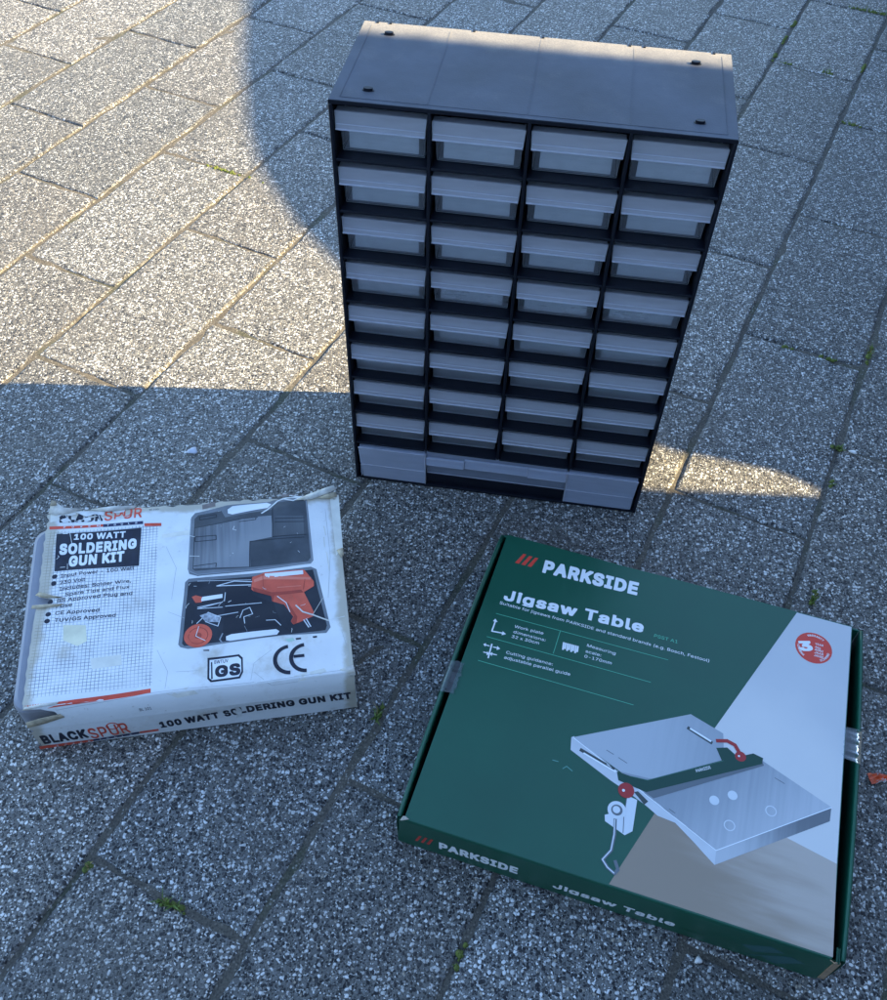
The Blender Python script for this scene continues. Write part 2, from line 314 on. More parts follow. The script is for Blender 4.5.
# ------------------------------------------------------------------ printed artwork: local millimetres on each face of the boxes
ART_LID = [
  ('P', 'red', 1, [[27.4, 286.5], [30.4, 286.6], [26.4, 273.5], [22.4, 273.3]]),
  ('P', 'red', 1, [[33.5, 285.9], [36.8, 286.0], [32.5, 273.5], [28.6, 273.3]]),
  ('P', 'red', 1, [[39.5, 285.8], [42.6, 286.0], [38.6, 273.4], [34.7, 273.2]]),
  ('T', 'white', 2, 'PARKSIDE', [[50.1, 270.5], [141.9, 273.6]], 15.62, 0.06, 0.0),
  ('T', 'white', 2, 'Jigsaw Table', [[23.4, 227.8], [154.8, 234.0]], 12.39, 0.045, 0.0),
  ('T', 'white', 2, 'Suitable for jigsaws from PARKSIDE and standard brands (e.g. Bosch, Festool)', [[21.4, 222.4], [217.2, 222.6]], 3.1, 0.005, 0.0),
  ('T', 'mint', 2, 'PSST A1', [[165.3, 233.1], [186.9, 233.1]], 3.4, 0.0, 0.0),
  ('L', 'mint', 2, 0.5, [[21.5, 211.0], [181.6, 213.0]]),
  ('L', 'mint', 2, 0.5, [[20.4, 184.1], [170.9, 185.3]]),
  ('L', 'mint', 2, 0.5, [[20.1, 157.7], [160.6, 158.3]]),
  ('L', 'mint', 2, 0.5, [[82.5, 211.8], [82.1, 186.2]]),
  ('L', 'white', 2, 1.3, [[23.2, 202.8], [23.1, 191.2], [34.1, 192.4]]),
  ('P', 'white', 1, [[22.4, 205.4], [25.4, 202.3], [21.0, 202.0]]),
  ('P', 'white', 1, [[36.2, 192.3], [32.5, 194.4], [32.7, 189.9]]),
  ('T', 'white', 2, 'Work plate', [[41.5, 201.5], [68.5, 202.6]], 3.0, 0.005, 0.0),
  ('T', 'white', 2, 'dimensions:', [[42.1, 195.6], [72.2, 196.1]], 3.0, 0.005, 0.0),
  ('T', 'white', 2, '32 x 30cm', [[41.9, 190.2], [67.4, 191.2]], 3.0, 0.005, 0.0),
  ('L', 'white', 2, 1.6, [[88.4, 200.4], [89.4, 193.1]]),
  ('L', 'white', 2, 1.6, [[90.2, 200.4], [90.9, 194.6]]),
  ('L', 'white', 2, 1.6, [[92.1, 200.4], [93.2, 193.2]]),
  ('L', 'white', 2, 1.6, [[94.0, 200.5], [94.7, 194.7]]),
  ('L', 'white', 2, 1.6, [[95.9, 200.5], [96.9, 193.3]]),
  ('L', 'white', 2, 1.6, [[97.7, 200.5], [98.4, 194.8]]),
  ('L', 'white', 2, 1.6, [[99.6, 200.6], [100.6, 193.3]]),
  ('L', 'white', 2, 1.6, [[101.5, 200.6], [102.1, 194.9]]),
  ('T', 'white', 2, 'Measuring', [[109.2, 203.1], [135.5, 202.8]], 3.0, 0.005, 0.0),
  ('T', 'white', 2, 'scale:', [[109.3, 196.7], [123.6, 196.8]], 3.0, 0.005, 0.0),
  ('T', 'white', 2, '0-170mm', [[109.5, 191.2], [134.2, 191.8]], 3.0, 0.005, 0.0),
  ('L', 'white', 2, 1.3, [[27.0, 177.9], [27.9, 163.1]]),
  ('L', 'white', 2, 1.0, [[21.6, 175.3], [25.4, 175.3]]),
  ('L', 'white', 2, 1.0, [[29.1, 175.4], [33.7, 175.8]]),
  ('L', 'white', 2, 1.0, [[22.3, 167.5], [26.0, 167.6]]),
  ('L', 'white', 2, 1.0, [[29.9, 168.1], [34.2, 168.4]]),
  ('P', 'white', 1, [[19.6, 175.4], [21.7, 177.3], [22.2, 173.4]]),
  ('P', 'white', 1, [[35.5, 175.6], [32.2, 177.6], [32.7, 173.4]]),
  ('P', 'white', 1, [[28.0, 167.5], [25.1, 169.3], [25.7, 165.1]]),
  ('P', 'white', 1, [[27.9, 167.8], [29.9, 170.1], [30.5, 165.9]]),
  ('T', 'white', 2, 'Cutting guidance:', [[41.7, 172.5], [84.5, 173.7]], 3.0, 0.005, 0.0),
  ('T', 'white', 2, 'adjustable parallel guide', [[41.3, 166.9], [101.6, 168.7]], 3.0, 0.005, 0.0),
  ('P', 'backdrop', 1, [[288.3, 305.9], [338.1, 305.8], [338.2, 73.1], [299.0, 81.7], [255.6, 100.2], [197.7, 75.0]]),
  ('P', 'wood', 1, [[197.7, 75.0], [255.6, 100.2], [299.0, 81.7], [338.2, 73.1], [339.4, -2.1], [171.8, -0.3]]),
  ('C', 'red', 2, 16.5, [306.1, 268.9]),
  ('T', 'white', 3, '3', [[294.5, 261.4], [306.3, 265.4]], 10.79, 0.07, 0.0),
  ('T', 'white', 3, 'YEAR', [[307.1, 272.9], [314.4, 273.0]], 2.12, 0.01, 0.0),
  ('T', 'white', 3, 'ANS', [[307.1, 269.7], [312.0, 268.8]], 2.21, 0.01, 0.0),
  ('T', 'white', 3, 'ANNI', [[307.1, 266.5], [314.8, 266.4]], 2.28, 0.01, 0.0),
  ('T', 'white', 3, 'JAAR', [[307.1, 263.4], [315.0, 263.2]], 2.37, 0.01, 0.0),
  ('T', 'white', 3, 'JAHRE', [[307.0, 260.2], [315.3, 259.9]], 2.46, 0.01, 0.0),
  ('ARC', 'white', 3, 'WARRANTY', [306.1, 268.9], 13.4, 118, 52, 2.2),
  ('ARC', 'white', 3, 'WARRANTY', [306.1, 268.9], 13.4, 232, 180, 2.2),
  ('ARC', 'white', 3, 'GARANTIE', [306.1, 268.9], 13.4, 352, 298, 2.2),
  ('P', 'steel_side', 2, [[116.4, 111.3], [118.1, 113.0], [247.1, 54.0], [247.0, 41.8], [238.2, 47.8], [229.6, 54.1], [212.2, 65.5], [197.8, 66.8], [188.0, 71.8], [175.1, 77.2], [155.8, 84.1], [118.4, 100.0]]),
  ('P', 'steel_front', 2, [[246.6, 53.8], [331.2, 119.0], [330.7, 106.5], [247.0, 41.8]]),
  ('P', 'steel', 3, [[118.0, 111.9], [209.4, 165.5], [238.6, 156.3], [242.4, 132.1], [192.6, 96.4], [162.0, 94.1]]),
  ('P', 'steel_b', 2, [[162.0, 94.1], [192.6, 96.4], [268.7, 143.8], [331.2, 119.0], [246.6, 53.8], [175.0, 85.9]]),
  ('L', 'steel_hi', 4, 0.7, [[118.1, 111.5], [246.6, 53.5], [331.2, 118.6]]),
  ('L', 'print_dark', 4, 3.0, [[126.5, 102.7], [156.3, 94.4]]),
  ('L', 'steel_hi', 5, 1.3, [[129.7, 100.5], [158.0, 92.7]]),
  ('L', 'print_dark', 4, 3.0, [[209.2, 151.8], [230.3, 144.4]]),
  ('L', 'steel_hi', 5, 1.6, [[211.2, 151.7], [229.4, 145.6]]),
  ('P', 'steel_shade', 4, [[184.6, 83.1], [192.2, 80.1], [274.9, 137.8], [272.4, 142.9]]),
  ('P', 'fence', 5, [[159.1, 93.5], [171.1, 92.8], [184.8, 94.2], [240.6, 131.1], [234.7, 141.0], [243.5, 144.3], [253.0, 138.6], [265.2, 146.0], [273.5, 144.3], [273.1, 138.7], [189.6, 85.9], [185.2, 83.3], [161.9, 86.2]]),
  ('L', 'fence_hi', 6, 0.5, [[171.1, 92.8], [184.9, 93.9], [241.9, 131.1]]),
  ('T', 'white', 6, 'PARKSIDE', [[222.2, 113.6], [233.2, 120.9]], 2.61, 0.02, 0.0),
  ('C', 'dark_red', 6, 6.6, [169.7, 79.6]),
  ('C', 'white', 7, 1.2, [167.6, 78.9]),
  ('P', 'print_dark', 4, [[176.1, 80.3], [179.0, 82.0], [188.5, 76.1], [185.9, 72.4]]),
  ('L', 'dark_red', 6, 3.2, [[234.4, 147.7], [242.7, 150.4], [249.5, 148.6], [255.4, 140.8]]),
  ('C', 'dark_red', 6, 4.6, [255.2, 139.7]),
  ('C', 'white', 7, 0.9, [253.9, 139.6]),
  ('C', 'print_white', 4, 4.0, [239.5, 94.2]),
  ('C', 'print_white', 4, 4.0, [253.2, 103.3]),
  ('C', 'print_white', 4, 4.6, [254.0, 77.1]),
  ('C', 'steel_b', 5, 3.7, [254.0, 77.1]),
  ('C', 'print_white', 4, 4.6, [284.5, 99.9]),
  ('C', 'steel_b', 5, 3.7, [284.5, 99.9]),
  ('L', 'steel_shade', 4, 0.6, [[147.2, 109.3], [153.6, 107.4]]),
  ('L', 'steel_shade', 4, 0.6, [[157.9, 105.9], [165.7, 103.3]]),
  ('L', 'steel_shade', 4, 0.6, [[205.8, 75.3], [210.9, 73.3]]),
  ('L', 'steel_shade', 4, 0.6, [[284.7, 129.8], [292.9, 127.2]]),
  ('L', 'steel_shade', 4, 0.6, [[229.4, 108.8], [235.3, 112.9]]),
  ('P', 'print_white', 3, [[171.1, 75.8], [179.8, 74.5], [181.1, 47.8], [175.8, 42.7], [158.6, 49.0], [157.3, 54.0], [164.4, 58.4], [172.3, 56.9]]),
  ('L', 'steel_shade', 4, 0.6, [[171.3, 75.2], [172.3, 56.9], [174.2, 44.2]]),
  ('C', 'print_white', 5, 7.5, [165.8, 60.9]),
  ('C', 'steel_shade', 6, 4.6, [165.8, 60.9]),
  ('C', 'print_white', 7, 3.0, [165.4, 61.1]),
  ('L', 'steel_shade', 4, 2.6, [[166.1, 52.9], [168.0, 40.8], [168.1, 27.7], [163.3, 18.4], [168.0, 13.6], [174.2, 10.6], [176.1, 14.4], [172.8, 20.3]]),
  ('L', 'print_white', 5, 0.9, [[165.8, 52.8], [167.7, 40.7], [167.9, 27.6], [163.0, 18.3], [168.0, 13.6], [173.8, 10.8]]),
  ('L', 'scuff', 2, 0.7, [[106.3, 86.3], [111.0, 86.4]]),
  ('L', 'scuff', 2, 0.7, [[116.1, 81.6], [118.7, 84.6]]),
  ('L', 'scuff', 2, 0.7, [[118.7, 84.6], [124.0, 82.1]]),
]
ART_FRONT = [
  ('P', 'red_dark', 1, [[19.0, 26.8], [21.2, 27.0], [17.6, 13.3], [15.3, 13.3]]),
  ('P', 'red_dark', 1, [[24.0, 27.2], [26.1, 27.4], [22.7, 13.7], [20.3, 13.7]]),
  ('P', 'red_dark', 1, [[28.9, 27.6], [31.1, 27.8], [27.7, 14.1], [25.3, 14.2]]),
  ('T', 'white', 2, 'PARKSIDE', [[36.2, 13.8], [102.7, 14.8]], 14.07, 0.06, 0.0),
  ('T', 'white', 2, 'Jigsaw Table', [[132.2, 11.9], [229.9, 13.3]], 10.5, 0.045, 0.0),
  ('T', 'mint_dim', 2, 'PSST A1', [[237.7, 12.8], [253.2, 13.5]], 4, 0, 0.0),
  ('P', 'print_teal', 1, [[280.1, 23.1], [298.5, 37.5], [310.1, 32.3], [291.6, 16.0]]),
  ('P', 'print_teal', 1, [[297.1, 13.6], [315.5, 30.0], [327.4, 24.6], [310.4, 4.3]]),
  ('L', 'print_teal', 2, 1.6, [[290.0, 6.6], [293.7, 8.5], [297.8, 13.5], [304.1, 8.4]]),
]
ART_WTOP = [
  ('P', 'w_red', 1, [[2.8, 193.3], [53.2, 192.7], [53.4, 189.5], [3.2, 189.6]]),
  ('P', 'w_navy', 1, [[53.2, 192.7], [91.5, 192.2], [91.7, 188.5], [53.4, 188.9]]),
  ('P', 'w_red', 1, [[92.8, 189.4], [109.0, 188.4], [109.2, 184.6], [93.0, 185.7]]),
  ('T', 'white', 3, 'P', [[16.2, 190.4], [18.1, 190.5]], 2.12, 0.02, 0.0),
  ('T', 'white', 3, 'O', [[23.9, 190.4], [25.9, 190.4]], 2.12, 0.02, 0.0),
  ('T', 'white', 3, 'W', [[31.7, 190.3], [33.7, 190.3]], 2.13, 0.02, 0.0),
  ('T', 'white', 3, 'E', [[39.6, 190.2], [41.5, 190.3]], 2.13, 0.02, 0.0),
  ('T', 'white', 3, 'R', [[47.4, 190.2], [49.4, 190.2]], 2.14, 0.02, 0.0),
  ('T', 'white', 3, 'T', [[56.9, 189.7], [58.9, 189.6]], 2.14, 0.02, 0.0),
  ('T', 'white', 3, 'O', [[63.7, 189.6], [65.6, 189.6]], 2.14, 0.02, 0.0),
  ('T', 'white', 3, 'O', [[70.4, 189.5], [72.4, 189.5]], 2.14, 0.02, 0.0),
  ('T', 'white', 3, 'L', [[77.2, 189.5], [79.2, 189.4]], 2.15, 0.02, 0.0),
  ('T', 'white', 3, 'S', [[84.0, 189.4], [86.0, 189.4]], 2.15, 0.02, 0.0),
  ('T', 'w_ink', 2, 'BLACK', [[11.7, 197.2], [52.5, 197.0]], 12.39, 0.05, 0.0),
  ('T', 'w_red', 2, 'SPUR', [[53.7, 196.9], [90.1, 196.7]], 12.49, 0.01, 0.0),
  ('R', 'w_red', 3, [75.6, 205.1], 5.2, 1.0),
  ('T', 'w_ink', 2, 'SI 100', [[97.1, 204.2], [106.1, 204.5]], 2.2, 0.0, 0.0),
  ('P', 'w_ink', 1, [[10.6, 183.7], [90.2, 184.3], [89.8, 138.9], [12.5, 139.7]]),
  ('T', 'white', 3, '100 WATT', [[27.3, 174.9], [75.3, 174.5]], 7.29, 0.04, 0.0),
  ('T', 'white', 3, 'SOLDERING', [[15.2, 158.2], [86.4, 159.8]], 12.54, 0.06, 0.0),
  ('T', 'white', 3, 'GUN KIT', [[25.1, 143.3], [75.8, 145.1]], 13.16, 0.06, 0.0),
  ('L', 'scuff_w', 4, 0.5, [[13.1, 153.6], [15.3, 156.1], [14.3, 157.6]]),
  ('L', 'scuff_w', 4, 0.4, [[24.4, 140.9], [23.8, 147.6]]),
  ('L', 'scuff_w', 4, 0.6, [[17.5, 143.7], [21.9, 143.7]]),
  ('L', 'scuff_w', 4, 0.5, [[22.9, 184.1], [26.0, 170.3]]),
  ('L', 'scuff_w', 4, 0.5, [[65.2, 170.7], [66.7, 161.9]]),
  ('L', 'scuff_w', 4, 0.8, [[16.8, 183.2], [20.9, 183.2]]),
  ('T', 'w_ink', 2, 'Input Power - 100 Watt', [[19.2, 131.8], [85.4, 135.0]], 4.0, 0.02, 0.0),
  ('C', 'w_ink', 1, 2.5, [13.4, 133.7]),
  ('T', 'w_ink', 2, '230 Volt', [[19.0, 124.3], [41.7, 125.7]], 4.0, 0.02, 0.0),
  ('C', 'w_ink', 1, 2.5, [13.2, 126.4]),
  ('T', 'w_ink', 2, 'Includes: Solder Wire,', [[19.0, 117.5], [83.5, 120.1]], 4.0, 0.02, 0.0),
  ('T', 'w_ink', 2, 'Spare Tips and Flux', [[24.8, 110.9], [82.6, 113.0]], 4.0, 0.02, 0.0),
  ('T', 'w_ink', 2, 'BS Approved Plug and', [[18.0, 104.9], [85.5, 105.2]], 4.0, 0.02, 0.0),
  ('C', 'w_ink', 1, 2.5, [11.8, 106.6]),
  ('T', 'w_ink', 2, 'Fuse', [[18.0, 98.5], [32.3, 98.8]], 4.0, 0.02, 0.0),
  ('T', 'w_ink', 2, 'CE Approved', [[17.9, 90.9], [57.1, 89.6]], 4.0, 0.02, 0.0),
  ('C', 'w_ink', 1, 2.5, [11.8, 92.4]),
  ('T', 'w_ink', 2, 'TUV/GS Approved', [[18.2, 83.1], [71.9, 82.7]], 4.0, 0.02, 0.0),
  ('C', 'w_ink', 1, 2.5, [11.7, 85.0]),
  ('P', 'w_red', 1, [[20.1, 2.0], [105.8, 5.7], [105.9, 1.5], [20.5, -2.0]]),
  ('P', 'w_red', 1, [[1.6, 2.5], [2.9, 2.7], [3.6, -0.5], [2.3, -0.8]]),
  ('P', 'w_red', 1, [[3.7, 2.5], [5.0, 2.7], [5.3, 0.7], [4.4, -0.7]]),
  ('P', 'w_red', 1, [[5.9, 2.5], [7.2, 2.7], [7.2, -0.4], [6.6, -0.7]]),
  ('P', 'w_red', 1, [[8.0, 2.5], [9.3, 2.7], [9.9, 0.8], [8.7, -0.7]]),
  ('P', 'w_red', 1, [[10.2, 2.5], [11.5, 2.7], [11.8, -0.4], [10.8, -0.7]]),
  ('P', 'w_red', 1, [[12.3, 2.5], [13.6, 2.7], [13.5, 0.9], [13.0, -0.6]]),
  ('P', 'w_red', 1, [[14.5, 2.4], [15.8, 2.7], [16.4, -0.4], [15.1, -0.6]]),
  ('P', 'w_red', 1, [[16.6, 2.4], [17.9, 2.7], [18.1, 0.9], [17.3, -0.6]]),
  ('P', 'w_red', 1, [[18.8, 2.4], [20.1, 2.6], [20.0, -0.2], [19.4, -0.5]]),
  ('T', 'w_ink', 2, 'BL 101', [[93.9, -14.5], [104.0, -14.2]], 2.85, 0.0, 0.0),
  ('P', 'scuff_w', 5, [[6.4, 212.6], [24.1, 212.1], [27.3, 206.9], [22.0, 204.7], [14.8, 206.5], [10.3, 203.7]]),
  ('P', 'scuff_w', 5, [[24.2, 210.4], [54.0, 210.4], [52.8, 204.0], [44.3, 206.4], [36.6, 203.3], [30.5, 206.6]]),
  ('P', 'scuff_w', 5, [[12.6, 200.3], [19.0, 202.9], [23.2, 198.7], [15.6, 196.8]]),
  ('P', 'scuff_w', 5, [[33.2, 201.5], [40.2, 203.0], [41.3, 198.6], [36.7, 196.9]]),
  ('P', 'scuff_w', 5, [[58.9, 209.4], [74.2, 209.6], [72.7, 205.9], [64.3, 205.6]]),
  ('L', 'scuff_w', 5, 0.7, [[14.5, 209.7], [21.3, 198.4], [25.5, 194.8]]),
  ('L', 'scuff_w', 5, 0.7, [[47.0, 207.8], [51.0, 195.0], [49.9, 187.7]]),
  ('L', 'scuff_w', 5, 0.7, [[55.0, 195.2], [74.7, 199.8]]),
  ('L', 'scuff_w', 5, 0.7, [[27.2, 197.8], [46.5, 204.0]]),
  ('P', 'case_grey', 1, [[137.5, 193.2], [141.2, 198.7], [168.3, 203.2], [172.5, 204.1], [214.4, 206.1], [218.3, 207.5], [246.9, 210.1], [251.2, 205.8], [252.7, 127.2], [250.1, 123.3], [144.5, 119.4], [137.0, 122.4], [135.5, 128.2]]),
  ('P', 'case_dark', 2, [[140.7, 190.9], [144.3, 195.5], [166.8, 198.3], [170.5, 189.3], [215.4, 193.8], [220.1, 204.0], [245.7, 206.3], [249.7, 202.1], [250.3, 130.9], [247.5, 126.6], [142.6, 125.2], [140.0, 127.7]]),
  ('P', 'case_mid', 3, [[141.9, 178.7], [187.0, 185.3], [215.5, 186.3], [216.0, 159.4], [193.8, 156.3], [193.3, 126.5], [140.9, 128.0]]),
  ('P', 'case_mid2', 3, [[217.4, 186.1], [246.3, 184.7], [245.7, 158.8], [216.0, 159.8]]),
  ('L', 'case_line', 4, 0.8, [[216.9, 196.2], [215.4, 159.4], [247.7, 159.8]]),
  ('L', 'case_line', 4, 0.8, [[192.6, 126.6], [193.8, 156.3], [245.6, 156.4]]),
  ('L', 'case_line', 4, 0.8, [[145.5, 192.9], [161.7, 194.3], [162.2, 190.8], [145.9, 189.0], [145.5, 192.9]]),
  ('L', 'case_line', 4, 0.8, [[142.0, 166.7], [161.6, 167.2], [161.7, 161.9], [142.0, 160.8], [142.0, 166.7]]),
  ('L', 'case_line', 4, 0.8, [[141.2, 130.9], [161.9, 132.6], [161.5, 128.1]]),
  ('L', 'case_line', 4, 0.8, [[218.8, 182.3], [247.1, 182.1]]),
  ('L', 'case_line', 4, 0.8, [[218.6, 178.1], [246.8, 177.1]]),
  ('L', 'case_line', 4, 0.8, [[141.3, 178.7], [185.1, 184.7], [202.1, 185.1]]),
  ('L', 'case_line', 4, 0.8, [[184.1, 181.4], [200.1, 182.3], [200.6, 185.2]]),
  ('L', 'case_rim', 4, 1.0, [[137.5, 191.2], [136.6, 125.8], [144.4, 120.9], [250.2, 124.6], [251.6, 128.5], [250.2, 203.3]]),
  ('P', 'white', 4, [[173.0, 199.0], [177.8, 202.3], [211.4, 204.8], [215.8, 201.9], [212.1, 196.6], [177.7, 191.9], [173.2, 194.0]]),
  ('P', 'tape_brown', 2, [[148.0, 208.1], [160.5, 210.2], [161.2, 204.3], [148.4, 202.5]]),
  ('P', 'case_grey', 1, [[133.1, 114.0], [136.5, 117.3], [249.9, 119.3], [254.9, 115.8], [263.2, 48.4], [259.1, 42.6], [222.1, 45.0], [166.9, 43.6], [136.6, 41.7], [129.9, 44.2], [127.9, 47.4]]),
  ('P', 'case_black', 2, [[136.1, 113.6], [251.5, 115.7], [260.1, 50.9], [258.5, 45.8], [133.2, 45.3], [131.2, 48.0]]),
  ('P', 'case_deep', 3, [[170.1, 104.4], [194.2, 105.0], [194.8, 92.8], [213.2, 82.0], [220.0, 55.7], [167.0, 53.8], [168.9, 78.6]]),
  ('P', 'gun_red', 4, [[194.8, 113.9], [203.6, 116.8], [206.4, 118.3], [243.2, 116.6], [251.5, 102.1], [251.2, 96.5], [241.6, 90.9], [249.2, 67.1], [248.4, 62.5], [237.0, 57.9], [230.1, 55.5], [228.1, 59.3], [230.5, 63.9], [222.9, 78.8], [212.3, 83.9], [211.7, 90.9], [195.8, 96.7], [193.7, 99.1]]),
  ('P', 'gun_light', 5, [[196.2, 110.4], [204.5, 114.4], [249.1, 106.9], [248.9, 104.2], [205.2, 109.8], [196.4, 107.0]]),
  ('P', 'gun_dark', 5, [[194.5, 101.7], [211.9, 94.2], [239.1, 94.0], [241.1, 90.7], [214.4, 90.6], [212.9, 83.4], [211.3, 90.1], [195.8, 96.7]]),
  ('P', 'gun_dark', 5, [[223.8, 78.7], [231.1, 64.5], [228.5, 59.3], [230.4, 55.7], [233.0, 56.6], [234.1, 63.3], [226.5, 80.5]]),
  ('L', 'gun_light', 6, 0.8, [[217.5, 99.1], [239.3, 98.5]]),
  ('L', 'gun_dark', 6, 0.5, [[204.5, 115.8], [204.7, 95.0]]),
  ('L', 'gun_dark', 6, 0.5, [[243.4, 105.2], [241.3, 94.2]]),
  ('P', 'white', 5, [[206.4, 116.7], [242.2, 115.8], [242.3, 111.2], [206.2, 111.5]]),
  ('L', 'w_red', 5, 0.7, [[231.5, 88.7], [241.0, 65.9]]),
  ('L', 'scuff_w', 6, 0.8, [[217.1, 89.2], [224.8, 80.7], [227.8, 69.6]]),
  ('L', 'print_white', 4, 1.0, [[194.3, 108.3], [178.2, 110.6], [162.1, 106.4], [193.3, 104.5]]),
  ('L', 'print_white', 3, 0.5, [[144.5, 113.8], [193.5, 110.7]]),
  ('P', 'white', 4, [[148.1, 95.5], [167.4, 96.4], [167.3, 92.0], [148.1, 90.6]]),
  ('P', 'gun_red', 4, [[139.4, 96.9], [142.9, 98.3], [149.0, 95.4], [148.5, 89.5], [142.9, 89.7]]),
  ('L', 'print_white', 4, 0.7, [[144.7, 84.6], [167.3, 87.3], [144.7, 83.1], [167.2, 82.0]]),
  ('L', 'print_white', 4, 0.7, [[143.9, 67.9], [154.2, 78.2], [165.4, 71.6], [162.8, 62.5], [151.6, 69.0]]),
  ('L', 'print_white', 4, 0.7, [[149.9, 72.4], [181.1, 75.0]]),
  ('L', 'print_white', 4, 0.7, [[182.7, 68.5], [185.5, 76.6], [191.7, 79.1], [194.2, 71.4], [186.2, 69.1], [186.9, 61.7]]),
  ('L', 'print_white', 4, 0.7, [[206.2, 62.6], [214.1, 62.3], [219.1, 55.8]]),
  ('L', 'print_white', 4, 0.7, [[169.9, 82.7], [202.5, 83.3]]),
  ('L', 'print_white', 4, 0.7, [[169.0, 88.2], [170.0, 97.8]]),
  ('P', 'print_steel', 4, [[146.5, 75.9], [155.1, 78.1], [164.5, 71.7], [163.6, 66.6], [151.6, 69.0]]),
  ('C', 'gun_red', 5, 12.5, [145.2, 54.8]),
  ('C', 'gun_dark', 5.2, 9.0, [145.2, 54.8]),
  ('C', 'gun_red', 5.4, 8.2, [145.2, 54.8]),
  ('C', 'gun_dark', 5.6, 3.2, [145.2, 54.8]),
  ('L', 'scuff_w', 6, 0.6, [[145.7, 64.6], [143.2, 54.6], [151.7, 48.5]]),
  ('P', 'white', 5, [[170.0, 50.3], [174.7, 51.8], [214.6, 52.1], [217.4, 49.7], [215.2, 46.3], [173.7, 45.2], [170.0, 46.3]]),
  ('L', 'print_white', 5, 1.0, [[239.7, 59.6], [243.7, 51.1]]),
  ('L', 'print_white', 5, 1.0, [[242.1, 60.4], [245.5, 51.6]]),
  ('L', 'case_line', 4, 1.0, [[220.0, 55.7], [229.2, 46.2]]),
  ('L', 'case_rim', 4, 1.2, [[167.0, 53.8], [164.4, 48.0], [166.9, 43.6]]),
  ('P', 'green_stain', 2, [[221.9, 40.5], [229.0, 41.3], [230.5, 38.2], [225.2, 36.8]]),
  ('P', 'w_ink', 2, [[231.4, 40.6], [235.9, 40.6], [236.2, 38.7], [231.6, 38.7]]),
  ('P', 'w_ink', 2, [[246.5, 40.6], [250.5, 40.7], [250.3, 38.7], [246.8, 38.7]]),
  ('P', 'w_ink', 2, [[150.0, 39.3], [155.0, 39.0], [155.0, 37.6], [150.0, 38.3]]),
  ('L', 'tear', 6, 1.4, [[233.5, 76.4], [239.4, 68.2], [248.1, 64.0], [262.0, 55.9]]),
  ('L', 'tear', 6, 0.5, [[248.1, 64.0], [258.7, 81.2]]),
  ('L', 'scuff_w', 6, 1.6, [[206.1, 189.7], [212.0, 194.1], [222.1, 205.9], [230.1, 209.0], [241.9, 208.7]]),
  ('L', 'scuff_w', 6, 1.6, [[227.1, 208.5], [237.7, 204.5], [245.8, 209.4]]),
  ('L', 'scuff_w', 6, 1.6, [[234.2, 212.5], [249.7, 207.3]]),
  ('P', 'tape_brown', 6, [[226.4, 214.5], [239.2, 214.7], [239.6, 211.5], [226.3, 211.2]]),
  ('L', 'scuff_w', 6, 0.6, [[178.3, 172.7], [181.1, 171.2]]),
  ('L', 'scuff_w', 6, 0.6, [[179.3, 176.3], [177.7, 172.3]]),
  ('L', 'scuff_w', 6, 0.6, [[137.1, 143.9], [146.1, 142.5]]),
  ('L', 'scuff_w', 6, 0.6, [[135.0, 169.3], [141.4, 166.8]]),
  ('L', 'scuff_w', 6, 0.6, [[172.5, 86.7], [175.2, 88.1]]),
  ('L', 'scuff_w', 6, 0.6, [[260.2, 56.2], [276.7, 58.5]]),
  ('L', 'case_rim', 6, 0.20155756380114748, [[242.7, 66.7], [246.0, 64.5], [247.2, 62.0]]),
  ('L', 'scuff_w', 6, 0.3493334859832148, [[163.6, 83.6], [165.9, 86.4], [168.3, 88.8]]),
  ('L', 'scuff_w', 6, 0.4165723246454246, [[137.0, 90.0], [134.7, 87.4], [134.3, 85.0]]),
  ('L', 'case_rim', 6, 0.4343928959877355, [[154.9, 109.6], [155.7, 112.5], [155.9, 114.3]]),
  ('L', 'scuff_w', 6, 0.3624512772548356, [[193.9, 102.9], [191.9, 102.8], [191.0, 103.0]]),
  ('L', 'scuff_w', 6, 0.26341991216534577, [[179.3, 69.0], [180.5, 70.7], [181.3, 71.2]]),
  ('L', 'case_rim', 6, 0.24561135114280172, [[196.6, 66.9], [199.2, 67.6], [200.1, 68.2]]),
  ('L', 'scuff_w', 6, 0.3430346925681872, [[237.7, 75.3], [240.6, 75.8], [242.2, 76.6]]),
  ('L', 'scuff_w', 6, 0.4236628230791847, [[228.0, 47.3], [228.7, 50.3], [228.6, 51.6]]),
  ('L', 'case_rim', 6, 0.39193950858268645, [[192.2, 68.8], [190.9, 68.8], [190.4, 69.2]]),
  ('L', 'scuff_w', 6, 0.40253610553153624, [[141.1, 108.7], [142.3, 108.4], [143.6, 108.2]]),
  ('L', 'scuff_w', 6, 0.24725643986403872, [[191.2, 47.4], [192.0, 49.2], [193.2, 50.6]]),
  ('L', 'case_rim', 6, 0.4256054639690352, [[187.9, 83.7], [188.4, 84.0], [188.5, 84.3]]),
  ('L', 'scuff_w', 6, 0.2147200235395308, [[243.8, 61.4], [240.8, 59.8], [239.7, 59.2]]),
  ('L', 'scuff_w', 6, 0.4356464624317451, [[204.1, 100.7], [205.3, 98.7], [207.1, 98.2]]),
  ('L', 'case_rim', 6, 0.3358225787558835, [[186.6, 58.8], [188.7, 53.5], [189.0, 51.6]]),
  ('L', 'scuff_w', 6, 0.38206736004831177, [[139.9, 71.4], [140.1, 70.3], [139.7, 68.6]]),
  ('L', 'scuff_w', 6, 0.4314521493198148, [[136.5, 109.9], [137.1, 111.2], [138.1, 112.2]]),
  ('L', 'case_rim', 6, 0.23368815175044433, [[215.1, 69.6], [212.7, 70.7], [212.4, 72.4]]),
  ('L', 'scuff_w', 6, 0.3111351661335751, [[216.5, 50.5], [213.2, 47.9], [211.7, 46.7]]),
